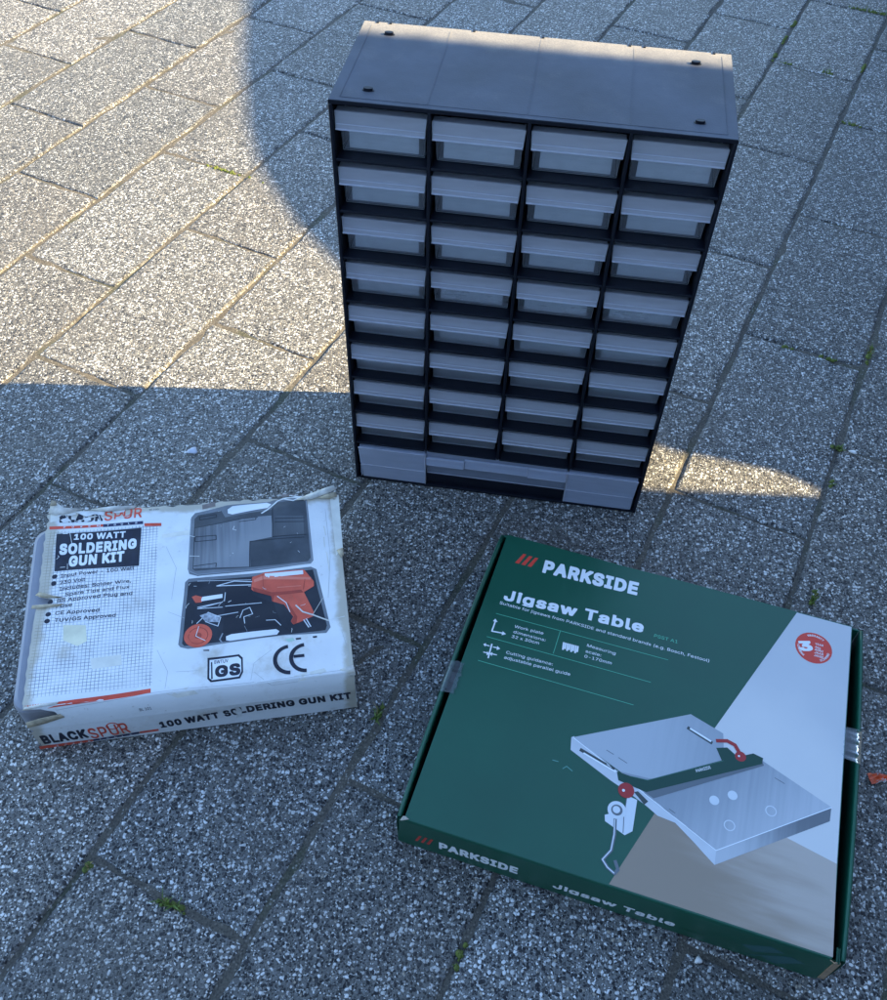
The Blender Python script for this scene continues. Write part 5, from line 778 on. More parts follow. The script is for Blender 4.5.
def art_mesh(base_v, base_f, base_uv, spec, surf, mats, maxlen, extra=None):
    """base sheet + print in one mesh. spec in mm; surf(a, b, lift) -> local point; base faces use material 0"""
    order = list(mats); bm = bmesh.new(); uvl = bm.loops.layers.uv.new('print')
    def put(pts, faces, mi, lay, ext=True):
        b2 = bmesh.new(); vv = [b2.verts.new((x, y, 0)) for x, y in pts]; b2.verts.index_update()
        for f in faces:
            try: b2.faces.new([vv[i] for i in f])
            except ValueError: pass
        bmesh.ops.triangulate(b2, faces=b2.faces[:])
        for _ in range(9):
            es = [e for e in b2.edges if e.calc_length() > maxlen]
            if not es: break
            bmesh.ops.subdivide_edges(b2, edges=es, cuts=1, use_grid_fill=False)
            bmesh.ops.triangulate(b2, faces=[f for f in b2.faces if len(f.verts) > 3])
        b2.normal_update()
        mp = {v: bm.verts.new(surf(v.co.x/1000, v.co.y/1000, .00007*lay)) for v in b2.verts}
        for f in b2.faces:
            q = list(f.verts)
            if f.normal.z < 0: q.reverse()
            try: nf = bm.faces.new([mp[v] for v in q])
            except ValueError: continue
            nf.material_index = order.index(mi); nf.smooth = True
            for lp, v in zip(nf.loops, q): lp[uvl].uv = (v.co.x/1000, v.co.y/1000)
        b2.free()
    def disc(c, r, n=28): return [(c[0]+r*math.cos(2*math.pi*i/n), c[1]+r*math.sin(2*math.pi*i/n)) for i in range(n)]
    bv = [bm.verts.new(v) for v in base_v]
    for f in base_f:
        nf = bm.faces.new([bv[i] for i in f]); nf.material_index = 0; nf.smooth = True
        for lp, i in zip(nf.loops, f): lp[uvl].uv = base_uv[i]
    for s in spec:
        k = s[0]
        if k == 'P': put(s[3], [tuple(range(len(s[3])))], s[1], s[2])
        elif k == 'L':
            pts = s[4]; wd_ = s[3]/2; P = []; F = []
            for i in range(len(pts)-1):
                a = Vector(pts[i]); b = Vector(pts[i+1]); d = (b-a)
                if d.length < 1e-6: continue
                d.normalize(); n = Vector((-d.y, d.x))*wd_; a2 = a-d*wd_*.5; b2_ = b+d*wd_*.5; o = len(P)
                P += [tuple(a2+n), tuple(b2_+n), tuple(b2_-n), tuple(a2-n)]; F.append((o,o+1,o+2,o+3))
                put(P[o:], [(0,1,2,3)], s[1], s[2]+.1*(i % 5))
        elif k == 'T':
            _, mi, lay, st, (a, b), cap, bold, sk = s; v, f, asp = glyphs(st, bold)
            a = Vector(a); d = Vector(b)-a; n = Vector((-d.y, d.x)).normalized()*cap
            put([tuple(a+d*x+n*y) for x, y in v], f, mi, lay)
        elif k == 'C': put(disc(s[4], s[3]), [tuple(range(28))], s[1], s[2])
        elif k in ('R', 'RA'):
            if k == 'R': _, mi, lay, c0, r, w_ = s; a0, a1 = 0, 360
            else: _, mi, lay, c0, r, w_, a0, a1 = s
            n = 36; P = []
            for i in range(n+1):
                t_ = math.radians(a0+(a1-a0)*i/n); P += [(c0[0]+r*math.cos(t_), c0[1]+r*math.sin(t_)), (c0[0]+(r-w_)*math.cos(t_), c0[1]+(r-w_)*math.sin(t_))]
            put(P, [(2*i,2*i+1,2*i+3,2*i+2) for i in range(n)], mi, lay)
        elif k == 'ARC':
            _, mi, lay, st, c0, r, a0, a1, cap = s
            for i, ch in enumerate(st):
                t_ = math.radians(a0+(a1-a0)*(i+.5)/len(st)); v, f, asp = glyphs(ch, .01)
                e = Vector((math.sin(t_), -math.cos(t_))); n = Vector((math.cos(t_), math.sin(t_)))
                base = Vector(c0)+n*(r-cap/2); wdt = cap*asp
                put([tuple(base+e*(x-.5)*wdt+n*y*cap) for x, y in v], f, mi, lay)
    if extra: extra(bm, uvl, order)
    me = bpy.data.meshes.new('printed'); bm.to_mesh(me); bm.free()
    for k in order: me.materials.append(mats[k])
    return me

def link(name, me, parent):
    me.name = name; o = bpy.data.objects.new(name, me); COL.objects.link(o); o.parent = parent; return o

def ink(name, col, rough=.45, **kw): return mat('print_'+name, col, rough, spec=.35, **kw)
def grad(name, c0, c1, p0, p1, streak=None, amt=0.0):
    """printed photo tone running from c0 at p0 to c1 at p1 (metres on the face)"""
    m = bpy.data.materials.new('print_'+name); m.use_nodes = True; t = m.node_tree; L = t.links; p = t.nodes['Principled BSDF']
    uv = N(t, 'ShaderNodeUVMap', uv_map='print'); d = Vector(p1)-Vector(p0); l2 = d.length_squared
    dt = N(t, 'ShaderNodeVectorMath', operation='DOT_PRODUCT'); L.new(uv.outputs[0], dt.inputs[0]); dt.inputs[1].default_value = (d.x/l2, d.y/l2, 0)
    f = math_(t, 'SUBTRACT', dt.outputs['Value'], (p0[0]*d.x+p0[1]*d.y)/l2)
    if streak:
        mp = N(t, 'ShaderNodeMapping'); mp.inputs['Rotation'].default_value = (0,0,streak[2]); mp.inputs['Scale'].default_value = (streak[0],streak[1],1); L.new(uv.outputs[0], mp.inputs[0])
        n = N(t, 'ShaderNodeTexNoise'); n.inputs['Scale'].default_value = 1; n.inputs['Detail'].default_value = 5; L.new(mp.outputs[0], n.inputs['Vector'])
        f = math_(t, 'ADD', f, math_(t, 'MULTIPLY', math_(t, 'SUBTRACT', n.outputs['Fac'], .5), amt))
    L.new(mixc(t, sstep(t, f, 0, 1), c0, c1), p.inputs['Base Color']); p.inputs['Roughness'].default_value = .42; p.inputs['Specular IOR Level'].default_value = .35
    return m
INK = dict(
 red=ink('red',(.62,.055,.035)), red_dark=ink('red_dark',(.5,.05,.035)), white=ink('white',(.74,.75,.75)), mint=ink('mint',(.10,.42,.26)), mint_dim=ink('mint_dim',(.015,.10,.05)),
 backdrop=grad('backdrop',(.62,.61,.59),(.49,.50,.51),(.27,.12),(.33,.28),(14,14,0),.8), wood=grad('wood',(.29,.225,.165),(.46,.39,.33),(.24,.01),(.32,.08),(14,90,.25),1.2), dark_red=ink('dark_red',(.36,.03,.03)),
 steel_side=ink('steel_side',(.55,.57,.59),var=.12,vscale=12), steel_front=grad('steel_front',(.46,.48,.50),(.14,.155,.17),(.26,.04),(.33,.085),(200,10,.3),.4), steel=grad('steel',(.40,.43,.46),(.30,.33,.36),(.16,.14),(.26,.17),(300,12,.3),.5), steel_b=grad('steel_b',(.27,.30,.33),(.48,.50,.525),(.23,.125),(.30,.06),(260,10,-.5),.5),
 steel_hi=ink('steel_hi',(.8,.82,.83)), steel_shade=ink('steel_shade',(.13,.15,.165)), print_dark=ink('dark',(.05,.065,.065)), fence=ink('fence',(.008,.052,.035)), fence_hi=ink('fence_hi',(.05,.16,.12)),
 print_white=ink('pale',(.62,.65,.67)), scuff=ink('scuff',(.12,.30,.25)), print_teal=ink('teal',(.03,.10,.095)),
 w_red=ink('worn_red',(.62,.075,.04),var=.15,vscale=120), w_navy=ink('navy',(.02,.025,.07),var=.3,vscale=150), w_ink=ink('ink',(.012,.014,.028),var=.4,vscale=150),
 case_grey=ink('case_grey',(.16,.175,.19),var=.15,vscale=60), case_dark=ink('case_dark',(.055,.062,.07),var=.3,vscale=40), case_mid=grad('case_mid',(.07,.075,.085),(.24,.255,.27),(.14,.20),(.20,.16),(260,8,.05),1.1), case_mid2=grad('case_mid2',(.05,.055,.062),(.11,.12,.13),(.20,.16),(.24,.20),(200,10,0),.8),
 case_line=ink('case_line',(.012,.014,.02)), case_rim=ink('case_rim',(.25,.27,.29)), case_black=ink('case_black',(.016,.019,.028),var=.3,vscale=60), case_deep=ink('case_deep',(.008,.01,.018)),
 tape_brown=ink('tape_brown',(.20,.16,.14),var=.3,vscale=120), gun_red=ink('gun_red',(.62,.10,.055),var=.18,vscale=50), gun_dark=ink('gun_dark',(.36,.05,.03),var=.2,vscale=80), gun_light=ink('gun_light',(.72,.20,.13)), print_steel=ink('print_steel',(.35,.37,.4),var=.5,vscale=300),
 scuff_w=ink('bare_paper',(.66,.66,.63),var=.15,vscale=150), tear=ink('tear',(.60,.57,.50)), green_stain=ink('green_stain',(.42,.56,.45)), crease=ink('crease',(.42,.42,.40)),
 stain=ink('stain',(.69,.65,.47),var=.12,vscale=60), stain2=ink('stain2',(.67,.645,.56),var=.13,vscale=60))

# ------------------------------------------------------------------ drawer cabinet
CW, CD, CH = .30742, .13737, .42847
cab = empty('drawer_cabinet', (-.10486,.69502,0), -.11544, 'black plastic small-parts cabinet with rows of clear drawers, standing upright on the paving', 'drawer cabinet')
BLK = mat('black_plastic', (.004,.005,.010), .45, spec=.28, var=.25, vscale=30, bump=.00012, bscale=900, rvar=.07)
DUST_SUN = mat('dusty_sunband_plastic', (.082,.088,.104), .6, spec=.10, var=.35, vscale=9, bump=.00015, bscale=700, rvar=.12)
FROST = frosted('frosted_drawer_plastic', (.70,.68,.71), .13); LIP = frosted('frosted_lip_plastic', (.78,.745,.785), .40); RIM = frosted('frosted_rim', (.74,.72,.80), .60); INS = mat('insert_card', (.84,.79,.74), .8, var=.08, vscale=60)
BIGF = frosted('frosted_blue_plastic', (.76,.78,.92), .50)
def dust_and_sun_band():
    """dust blotches, plus the sunlit strip painted pale along the back edge of the top"""
    t = DUST_SUN.node_tree; L = t.links; p = t.nodes['Principled BSDF']; src = p.inputs['Base Color'].links[0].from_socket
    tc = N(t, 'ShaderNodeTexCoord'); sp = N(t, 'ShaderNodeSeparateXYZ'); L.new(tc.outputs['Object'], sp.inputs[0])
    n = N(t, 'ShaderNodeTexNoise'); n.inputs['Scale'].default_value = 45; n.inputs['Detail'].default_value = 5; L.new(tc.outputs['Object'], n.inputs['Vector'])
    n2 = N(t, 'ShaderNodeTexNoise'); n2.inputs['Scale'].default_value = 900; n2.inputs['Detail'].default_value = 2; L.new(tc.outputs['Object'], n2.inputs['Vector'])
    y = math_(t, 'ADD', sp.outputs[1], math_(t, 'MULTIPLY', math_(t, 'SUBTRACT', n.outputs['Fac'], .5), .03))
    f = math_(t, 'MULTIPLY', sstep(t, y, .100, .140, 0, .85), sstep(t, n2.outputs['Fac'], .3, .7, .6, 1))  # sunlit strip put into the colour, paler towards the back edge
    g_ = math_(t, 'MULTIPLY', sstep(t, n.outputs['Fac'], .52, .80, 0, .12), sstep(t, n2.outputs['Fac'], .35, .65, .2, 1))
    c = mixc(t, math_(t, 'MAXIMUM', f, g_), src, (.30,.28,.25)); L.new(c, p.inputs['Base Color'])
dust_and_sun_band()
th = .003
s = MB(); s.box(0, th, 0, CD, .0, CH-.0032); s.build('side_panel', BLK, cab, bevel=.0008)
s = MB(); s.box(CW-th, CW, 0, CD, .0, CH-.0032); s.build('side_panel', BLK, cab, bevel=.0008)
s = MB(); s.box(th+.0002, CW-th-.0002, CD-.003, CD-.0004, .003, CH-.0034); s.build('back_panel', BLK, cab)
s = MB(); s.box(th+.0002, CW-th-.0002, .0006, CD-.0034, .0, .0028); s.box(th+.0002, CW-th-.0002, .004, .0062, .0029, .0175); s.build('base_panel', BLK, cab, bevel=.0004)
# top panel: raised rim line, faint ribs, notches along the back edge
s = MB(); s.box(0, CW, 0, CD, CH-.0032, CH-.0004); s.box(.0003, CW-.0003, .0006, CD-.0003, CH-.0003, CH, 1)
tp = s.build('top_panel', [BLK, DUST_SUN], cab, bevel=.0003)
s = MB()
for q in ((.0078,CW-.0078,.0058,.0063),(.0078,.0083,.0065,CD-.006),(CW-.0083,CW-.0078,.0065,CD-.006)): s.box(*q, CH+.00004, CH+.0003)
s.build('seam', DUST_SUN, tp)
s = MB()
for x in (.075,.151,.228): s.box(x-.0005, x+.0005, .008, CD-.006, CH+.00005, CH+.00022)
s.build('rib', DUST_SUN, tp)
for x in (.012,.023,.094,.152,.224,.236,.293):
    s = MB(); s.box(x-.0010, x+.0010, CD-.0030, CD+.0006, CH+.0001, CH+.0009); s.build('notch', BLK, tp)
for x, y in ((.0254,.1156),(.0273,.0196),(.2777,.1147),(.2794,.0197)):
    s = MB(); n = 16
    for (r0, z0, z1, off) in ((.0042, .0001, .0004, 0),(.0032, .0005, .0022, .0)):
        ring = [(x+off+r0*1.15*math.cos(2*math.pi*i/n), y+.6*r0*math.sin(2*math.pi*i/n)) for i in range(n)]
        s.prism(ring, lambda p, k, z0=z0, z1=z1: (p[0], p[1], CH+(z1 if k else z0)))
    s.build('peg', BLK, tp)
RP = .0462; CP = (CW-th)/4; Z8 = CH-.0032-8*RP+.0002
for c_ in range(1, 4):
    s = MB(); s.box(c_*CP+.0002, c_*CP+th-.0002, .0005, CD-.0035, Z8-.0001, CH-.0034); s.build('divider', BLK, cab, bevel=.0004)
for r_ in range(1, 9):
    z = CH-.0032-r_*RP
    s = MB()
    for c_ in range(4): s.box(c_*CP+th+.0001-(.0 if c_ else 0), (c_+1)*CP, .0008, CD-.0035, z-.0012, z+.0012)
    s.build('shelf', BLK, cab, bevel=.0004)

def drawer_parts(rn):
    """a drawer in the cell whose inside lower front left corner is the origin; cell width CP-th, height RP-.0024"""
    w_ = CP-th; h_ = RP-.0024; t_ = .0011
    b = MB()
    # face below the lip leans back a little to the bottom
    y0 = .0115; xl, xr = .0022, w_-.0022
    b.hexa([(xl+.0012,y0+.0012,.0006),(xr-.0012,y0+.0012,.0006),(xr-.0012,y0+.0012+t_,.0006),(xl+.0012,y0+.0012+t_,.0006)], [(xl,y0,.0232),(xr,y0,.0232),(xr,y0+t_,.0232),(xl,y0+t_,.0232)])
    for xa in (xl+.0008, xr-.0008-t_): b.box(xa, xa+t_, y0+.0026, .118, .0018, .030)
    b.box(xl+.0022, xr-.0022, y0+.0028, .118, .0006, .0006+t_)
    b.box(xl+.0022, xr-.0022, .1183, .1183+t_, .0006, .030)
    d = b.build('drawer', FROST, None, bevel=.0003, seg=1)
    l = MB(); x0, x1 = .0004, w_-.0004
    l.hexa([(x0+.0010,.0012,.0242),(x1-.0010,.0012,.0242),(x1-.0010,.0025,.0242),(x0+.0010,.0025,.0242)], [(x0,.0040,.0374),(x1,.0040,.0374),(x1,.0053,.0374),(x0,.0053,.0374)])
    l.box(x0+.0006, x1-.0006, .0054, y0+.0011, .0361, .0373)         # top of the pull
    l.box(x0+.0010, x1-.0010, .0001, .0012, .0236, .0249, 1)          # rolled lower edge
    l.box(x0+.0016, x1-.0016, .0008, .0016, .0282, .0287, 1)
    for xa in (x0+.0016, x1-.0016-.001): l.hexa([(xa,.0027,.0252),(xa+.001,.0027,.0252),(xa+.001,y0-.0002,.0252),(xa,y0-.0002,.0252)], [(xa,.0056,.0359),(xa+.001,.0056,.0359),(xa+.001,y0-.0002,.0359),(xa,y0-.0002,.0359)])
    l.build('pull', [LIP, RIM], d, bevel=.0003, seg=1)
    k = MB(); k.hexa([(.0085,.0142,.0024),(w_-.0085,.0142,.0024),(w_-.0085,.0149,.0024),(.0085,.0149,.0024)], [(.0085,.0160,.0215),(w_-.0085,.0160,.0215),(w_-.0085,.0167,.0215),(.0085,.0167,.0215)])
    k.build('insert', INS, d)
    return d
proto = drawer_parts(None); first = True
for r_ in range(8):
    for c_ in range(4):
        if first: d = proto; first = False
        else:
            d = proto.copy(); COL.objects.link(d)
            for ch in list(proto.children):
                q = ch.copy(); COL.objects.link(q); q.parent = d
        d.parent = cab
        d.location = (c_*CP+th+random.uniform(-.0003,.0003), random.uniform(-.0006,.0014), CH-.0032-(r_+1)*RP+.0013)
        d.rotation_euler = (0, 0, random.uniform(-.004,.004))
# wide bottom drawer with a finger recess
xl, xr, xa, xb = .0050, CW-.0050, .0772, .2288
b = MB()
b.box(xl+.0012, xl+.0024, .0006, .118, .0044, .052); b.box(xr-.0024, xr-.0012, .0006, .118, .0044, .052)
b.box(xl+.0012, xr-.0012, .0066, .118, .0034, .0044); b.box(xl+.0012, xr-.0012, .1180, .1192, .0034, .052)
big = b.build('wide_drawer', BIGF, cab, merge=True)
def cheek(x0, x1, tl, tr):
    b = MB()
    b.hexa([(x0+tl*.6,.0002,.0236),(x1-tr*.6,.0002,.0236),(x1-tr*.6,.0016,.0236),(x0+tl*.6,.0016,.0236)], [(x0,-.0012,.0505),(x1,-.0012,.0505),(x1,.0004,.0505),(x0,.0004,.0505)])
    b.hexa([(x0+tl*1.8,.0010,.0032),(x1-tr*1.2,.0010,.0032),(x1-tr*1.2,.0024,.0032),(x0+tl*1.8,.0024,.0032)], [(x0+tl*.9,.0006,.0234),(x1-tr*.9,.0006,.0234),(x1-tr*.9,.0020,.0234),(x0+tl*.9,.0020,.0234)])
    b.box(x0+.001, x1-.0005, .0008, .010, .0490, .0503)
    b.box(x0-.0002, x1+.0002, -.0018, -.0010, .0500, .0512, 1)                     # bright rolled edges
    b.box(x0+tl*.7, x1-tr*.7, -.0004, .0004, .0228, .0238, 1)
    xi = x1 if tr == 0 else x0
    b.hexa([(xi-.0006,.0004,.0034),(xi+.0006,.0004,.0034),(xi+.0006,.0030,.0034),(xi-.0006,.0030,.0034)], [(xi-.0006,-.0016,.0498),(xi+.0006,-.0016,.0498),(xi+.0006,.0030,.0498),(xi-.0006,.0030,.0498)], 1)
    b.build('cheek', [BIGF, RIM], big, bevel=.0003, seg=1)
cheek(xl, xa, .0018, 0); cheek(xb, xr, 0, .0018)
b = MB()
b.hexa([(xa+.0009,.0050,.0186),(xb-.0009,.0050,.0186),(xb-.0009,.0062,.0186),(xa+.0009,.0062,.0186)], [(xa+.0009,.0022,.0352),(xb-.0009,.0022,.0352),(xb-.0009,.0034,.0352),(xa+.0009,.0034,.0352)])
b.box(xa+.0009, xb-.0009, .0024, .0036, .0352, .0560); b.box(xa+.0009, xb-.0009, .0044, .0052, .0180, .0188, 1)
b.build('finger_panel', [frosted('frosted_panel', (.66,.69,.82), .36), RIM], big, bevel=.0003, seg=1)
for x0, x1, y0, za, zb in ((xa+.0009, .1188, -.0006, .0356, .0462),(.1192, .1866, -.0001, .0368, .0492),(.1870, xb-.0009, -.0006, .0356, .0492)):
    b = MB(); b.box(x0, x1, y0, .0020, za, zb); b.box(x0, x1, y0-.0006, y0, zb-.0007, zb+.0003, 1); b.box(x0, x1, y0-.0004, y0, za, za+.0007, 1); b.box(x1-.0008, x1, y0-.0005, y0, za, zb, 1)
    b.build('finger_pull', [BIGF, RIM], big, bevel=.0003, seg=1)

# ------------------------------------------------------------------ green box
GW, GD, GH = .34840, .30461, .05065
gb = empty('cardboard_box', (-.03214,.29183,0), -.28047, 'flat dark green printed cardboard box lying on the paving at lower right', 'box')
GREEN = mat('green_board', (.007,.076,.043), .36, spec=.45, var=.10, vscale=9, rvar=.05)
KRAFT = mat('kraft_board', (.30,.21,.13), .9, var=.2, vscale=200); VOID = mat('box_gap', (.004,.005,.005), .9)
TAPE = frosted('clear_tape', (.75,.78,.80), .10, .10)
GA, GB = .0062, .3388
def gsurf(a, b, lift):
    u = (a-GA)/(GB-GA); v = b/GD
    z = GH+lift+.0006*math.sin(3.1*u+.5)*math.sin(math.pi*max(0, min(1, v)))-.0009*math.exp(-((u-.36)/.10)**2-((v-1)/.06)**2)-.0005*math.exp(-((u-.40)/.07)**2-(v/.05)**2)
    z -= .0009*math.exp(-max(0, v)*GD/.00028)
    return Vector((a, b, z))
def sheet(nx, ny, a0, a1, b0, b1, surf, fy=None):
    vs = []; uv = []; fs = []
    bl = fy or [b0+(b1-b0)*j/ny for j in range(ny+1)]; ny = len(bl)-1
    for j in range(ny+1):
        for i in range(nx+1):
            a = a0+(a1-a0)*i/nx; vs.append(surf(a, bl[j], 0)); uv.append((a, bl[j]))
    for j in range(ny):
        for i in range(nx): k = j*(nx+1)+i; fs.append((k, k+1, k+nx+2, k+nx+1))
    return vs, fs, uv
fy = [0,.00015,.0003,.0006,.001,.0014,.003]+[.003+(GD-.006)*j/46 for j in range(1,46)]+[GD-.003,GD-.0015,GD]
bv, bf, buv = sheet(52, 0, GA, GB, 0, GD, gsurf, fy)
def clampy(s_):
    return s_[:3]+([[x, min(max(y, 1.5), 303.6)] for x, y in s_[3]],) if s_[0] == 'P' else s_
lid = link('lid', art_mesh(bv, bf, buv, [clampy(s_) for s_ in ART_LID], gsurf, {'base': GREEN, **INK}, 14), gb)
def fsurf(a, z, lift): 
    bow = .0012*math.sin(math.pi*max(0, min(1, a/GW)))
    return Vector((a, -.0002-bow*.6*math.sin(math.pi*z/GH)-lift, z))
zz = [0.0003,.004]+[.004+(.0455-.004)*j/8 for j in range(1,9)]+[.0475,.0487,.04935,.0496]
vs = []; uv = []; fs = []; nx = 40
for z in zz:
    for i in range(nx+1):
        a = .0005+(GW-.006)*i/nx if z < .02 else .0015+(GB+.003-.0015)*i/nx
        y = 0 if z < .048 else (z-.048)*.35
        p_ = fsurf(a, z, 0); p_.y += y; vs.append(p_); uv.append((a, z))
for j in range(len(zz)-1):
    for i in range(nx): k = j*(nx+1)+i; fs.append((k, k+1, k+nx+2, k+nx+1))
front = link('front_panel', art_mesh(vs, fs, uv, ART_FRONT, fsurf, {'base': GREEN, **INK}, 12), gb)
s = MB(); s.box(.003, GW-.003, GD-.0025, GD-.0005, .0003, GH-.0012); s.build('back_panel', GREEN, gb, bevel=.0006)
s = MB(); s.box(.004, GW-.004, .002, GD-.003, .0003, .002); s.box(.0095, .0115, .003, GD-.004, .0021, GH-.0035); s.box(GB-.0050, GB-.0030, .003, GD-.004, .0021, GH-.0035); s.build('inner_tray', VOID, gb)
def flank(sgn):
    """side wall that bulges outward, rolled over at the top"""
    s = MB(); n = 24; rows = []
    for j in range(n+1):
        v = j/n; y = .0015+(GD-.003)*v; bulge = .0030*math.sin(math.pi*v)**.8
        sec = [(0,.0003),(-.0004,.02),(-.0006-bulge*.5,.036),(-.0002-bulge,.0470),(.0006-bulge,.0492),(.0018-bulge,.0500),(.0029-bulge,.0493),(.0033-bulge,.0475),(.0033-bulge,.040),(.0030,.002)]
        rows.append([((x if sgn > 0 else GW-x+.0008), y, z) for x, z in sec])
    m_ = len(rows[0]); vs = [p for r in rows for p in r]
    fs = [(j*m_+i, j*m_+i+1, (j+1)*m_+i+1, (j+1)*m_+i) for j in range(n) for i in range(m_-1)]
    s.add(vs, fs, 0, True)
    o = s.build('side_panel', GREEN, gb, merge=True)
    sm = o.modifiers.new('board', 'SOLIDIFY'); sm.thickness = .0005; sm.offset = 0
    return o
flank(1); flank(-1)
def tape(x0, x1, y0, y1, sgn):
    s = MB(); n = 14; vs = []
    for j in range(n+1):
        y = y0+(y1-y0)*j/n; w1 = .0009*math.sin(j*2.3)+.0006*math.sin(j*5.1)
        prof = [(x0-.0008*sgn, .012),(x0-.0040*sgn, .047),(x0-.0016*sgn, .0512+w1*.3),(x0+.0030*sgn+w1, .0522+w1*.4),(x1+w1, .0517)]
        vs += [(px, y+.0006*math.sin(i*2+j), pz) for i, (px, pz) in enumerate(prof)]
    fs = [(j*5+i, j*5+i+1, (j+1)*5+i+1, (j+1)*5+i) for j in range(n) for i in range(4)]
    s.add(vs, fs, 0, True); o = s.build('tape', TAPE, gb); o['label'] = 'strip of clear wrinkled tape over the side gap'
    return o
tape(-.0008, .0095, .118, .150, 1); tape(GW+.0018, .3375, .165, .196, -1)
# torn and curled board at the front corners
def flap(pts, name, m, lab=None):
    s = MB(); n = len(pts); s.add(pts, [tuple(range(n))]); o = s.build(name, m, gb)
    sm = o.modifiers.new('board', 'SOLIDIFY'); sm.thickness = .0007
    if lab: o['label'] = lab
PAPER = mat('torn_paper', (.36,.32,.26), .9, var=.25, vscale=200)
flap([(.0030,-.0012,.0488),(.0050,-.0013,.0502),(.0068,-.0006,.0511),(.0100,.0008,.0513),(.0066,.0024,.0514),(.0046,.0020,.0511)], 'torn_corner', PAPER, 'torn pale paper at the front corner')
flap([(GB-.0010,-.0004,.0502),(GB+.0020,-.0022,.0515),(GB+.0042,-.0012,.0508),(GB+.0046,.0010,.0470),(GB+.0040,.0014,.0430)], 'torn_corner', KRAFT, 'curled brown board at the front corner')
s = MB()
pts = []
for i in range(13):
    t_ = i/12*4.2; r = .0020*(1-i/22); pts.append((GB+.0052+r*math.cos(t_+2.6), r*math.sin(t_+2.6)+.0490))
for i in range(12):
    a, b_ = pts[i], pts[i+1]; s.add([(a[0],-.0012,a[1]),(b_[0],-.0012,b_[1]),(b_[0],.0100,b_[1]),(a[0],.0100,a[1])], [(0,1,2,3)], 0, True)
o = s.build('curled_edge', [GREEN], gb, merge=True); sm = o.modifiers.new('board', 'SOLIDIFY'); sm.thickness = .0006
s = MB(); s.hexa([(GB+.004,-.0008,.006),(GW-.001,-.0006,.006),(GW-.001,.0008,.006),(GB+.004,.0006,.006)], [(GB+.003,-.0010,.046),(GB+.0075,-.0006,.047),(GB+.0075,.0008,.047),(GB+.003,.0006,.046)])
s.build('corner_flap', KRAFT, gb)

# ------------------------------------------------------------------ white carton
KW, KD, KH = .27994, .21054, .06324
wb = empty('worn_carton', (-.35310,.36399,0), .17590, 'worn white printed carton with torn edges lying on the paving at left', 'box')
TL, TR, BR, BL = Vector((.0002,.2147)), Vector((.2786,.2058)), Vector((.2805,.0019)), Vector((.0035,.0014))
ML, MR = Vector((.0035,-.0058)), Vector((.2797,-.0033)); LL, LR = Vector((-.0043+.004,-.0037)), Vector((.2803,.0006))
ZM = .0392
def bump_w(u, v):
    z = .0009*math.sin(7.3*u+1.2*math.sin(4*v))*math.sin(5.1*v+.7)+.0006*math.sin(17*u+9*v)+.0004*math.sin(31*v-13*u+2)
    z += .0012*math.exp(-((u-.99)/.05)**2-((v-.93)/.10)**2)*math.sin(30*u)-.0022*math.exp(-(u/.06)**2-((v-.55)/.06)**2)
    z += .0008*math.exp(-((v-.97)/.025)**2)*math.sin(23*u)+.0016*math.exp(-((u-1.0)/.08)**2-((v-1.0)/.06)**2)
    return z
def wsurf(a, b, lift):
    u = a/.28; v = b/.21
    if v >= 0:
        P = (BL*(1-u)+BR*u)*(1-v)+(TL*(1-u)+TR*u)*v
        z = KH+bump_w(u, v)+lift
        z -= .0012*math.exp(-v*.21/.004)
        return Vector((P.x, P.y, z))
    t_ = min(1.0, -b/.020)                                  # soft shoulder between top and front
    P = (BL*(1-u)+BR*u)*(1-t_)+(ML*(1-u)+MR*u)*t_
    z0 = KH-.0012+bump_w(u, 0)*(1-t_); z = z0*(1-t_)+ZM*t_+.0016*math.sin(math.pi*t_)
    return Vector((P.x, P.y-.0012*math.sin(math.pi*t_)-lift*.5, z+lift*.8))
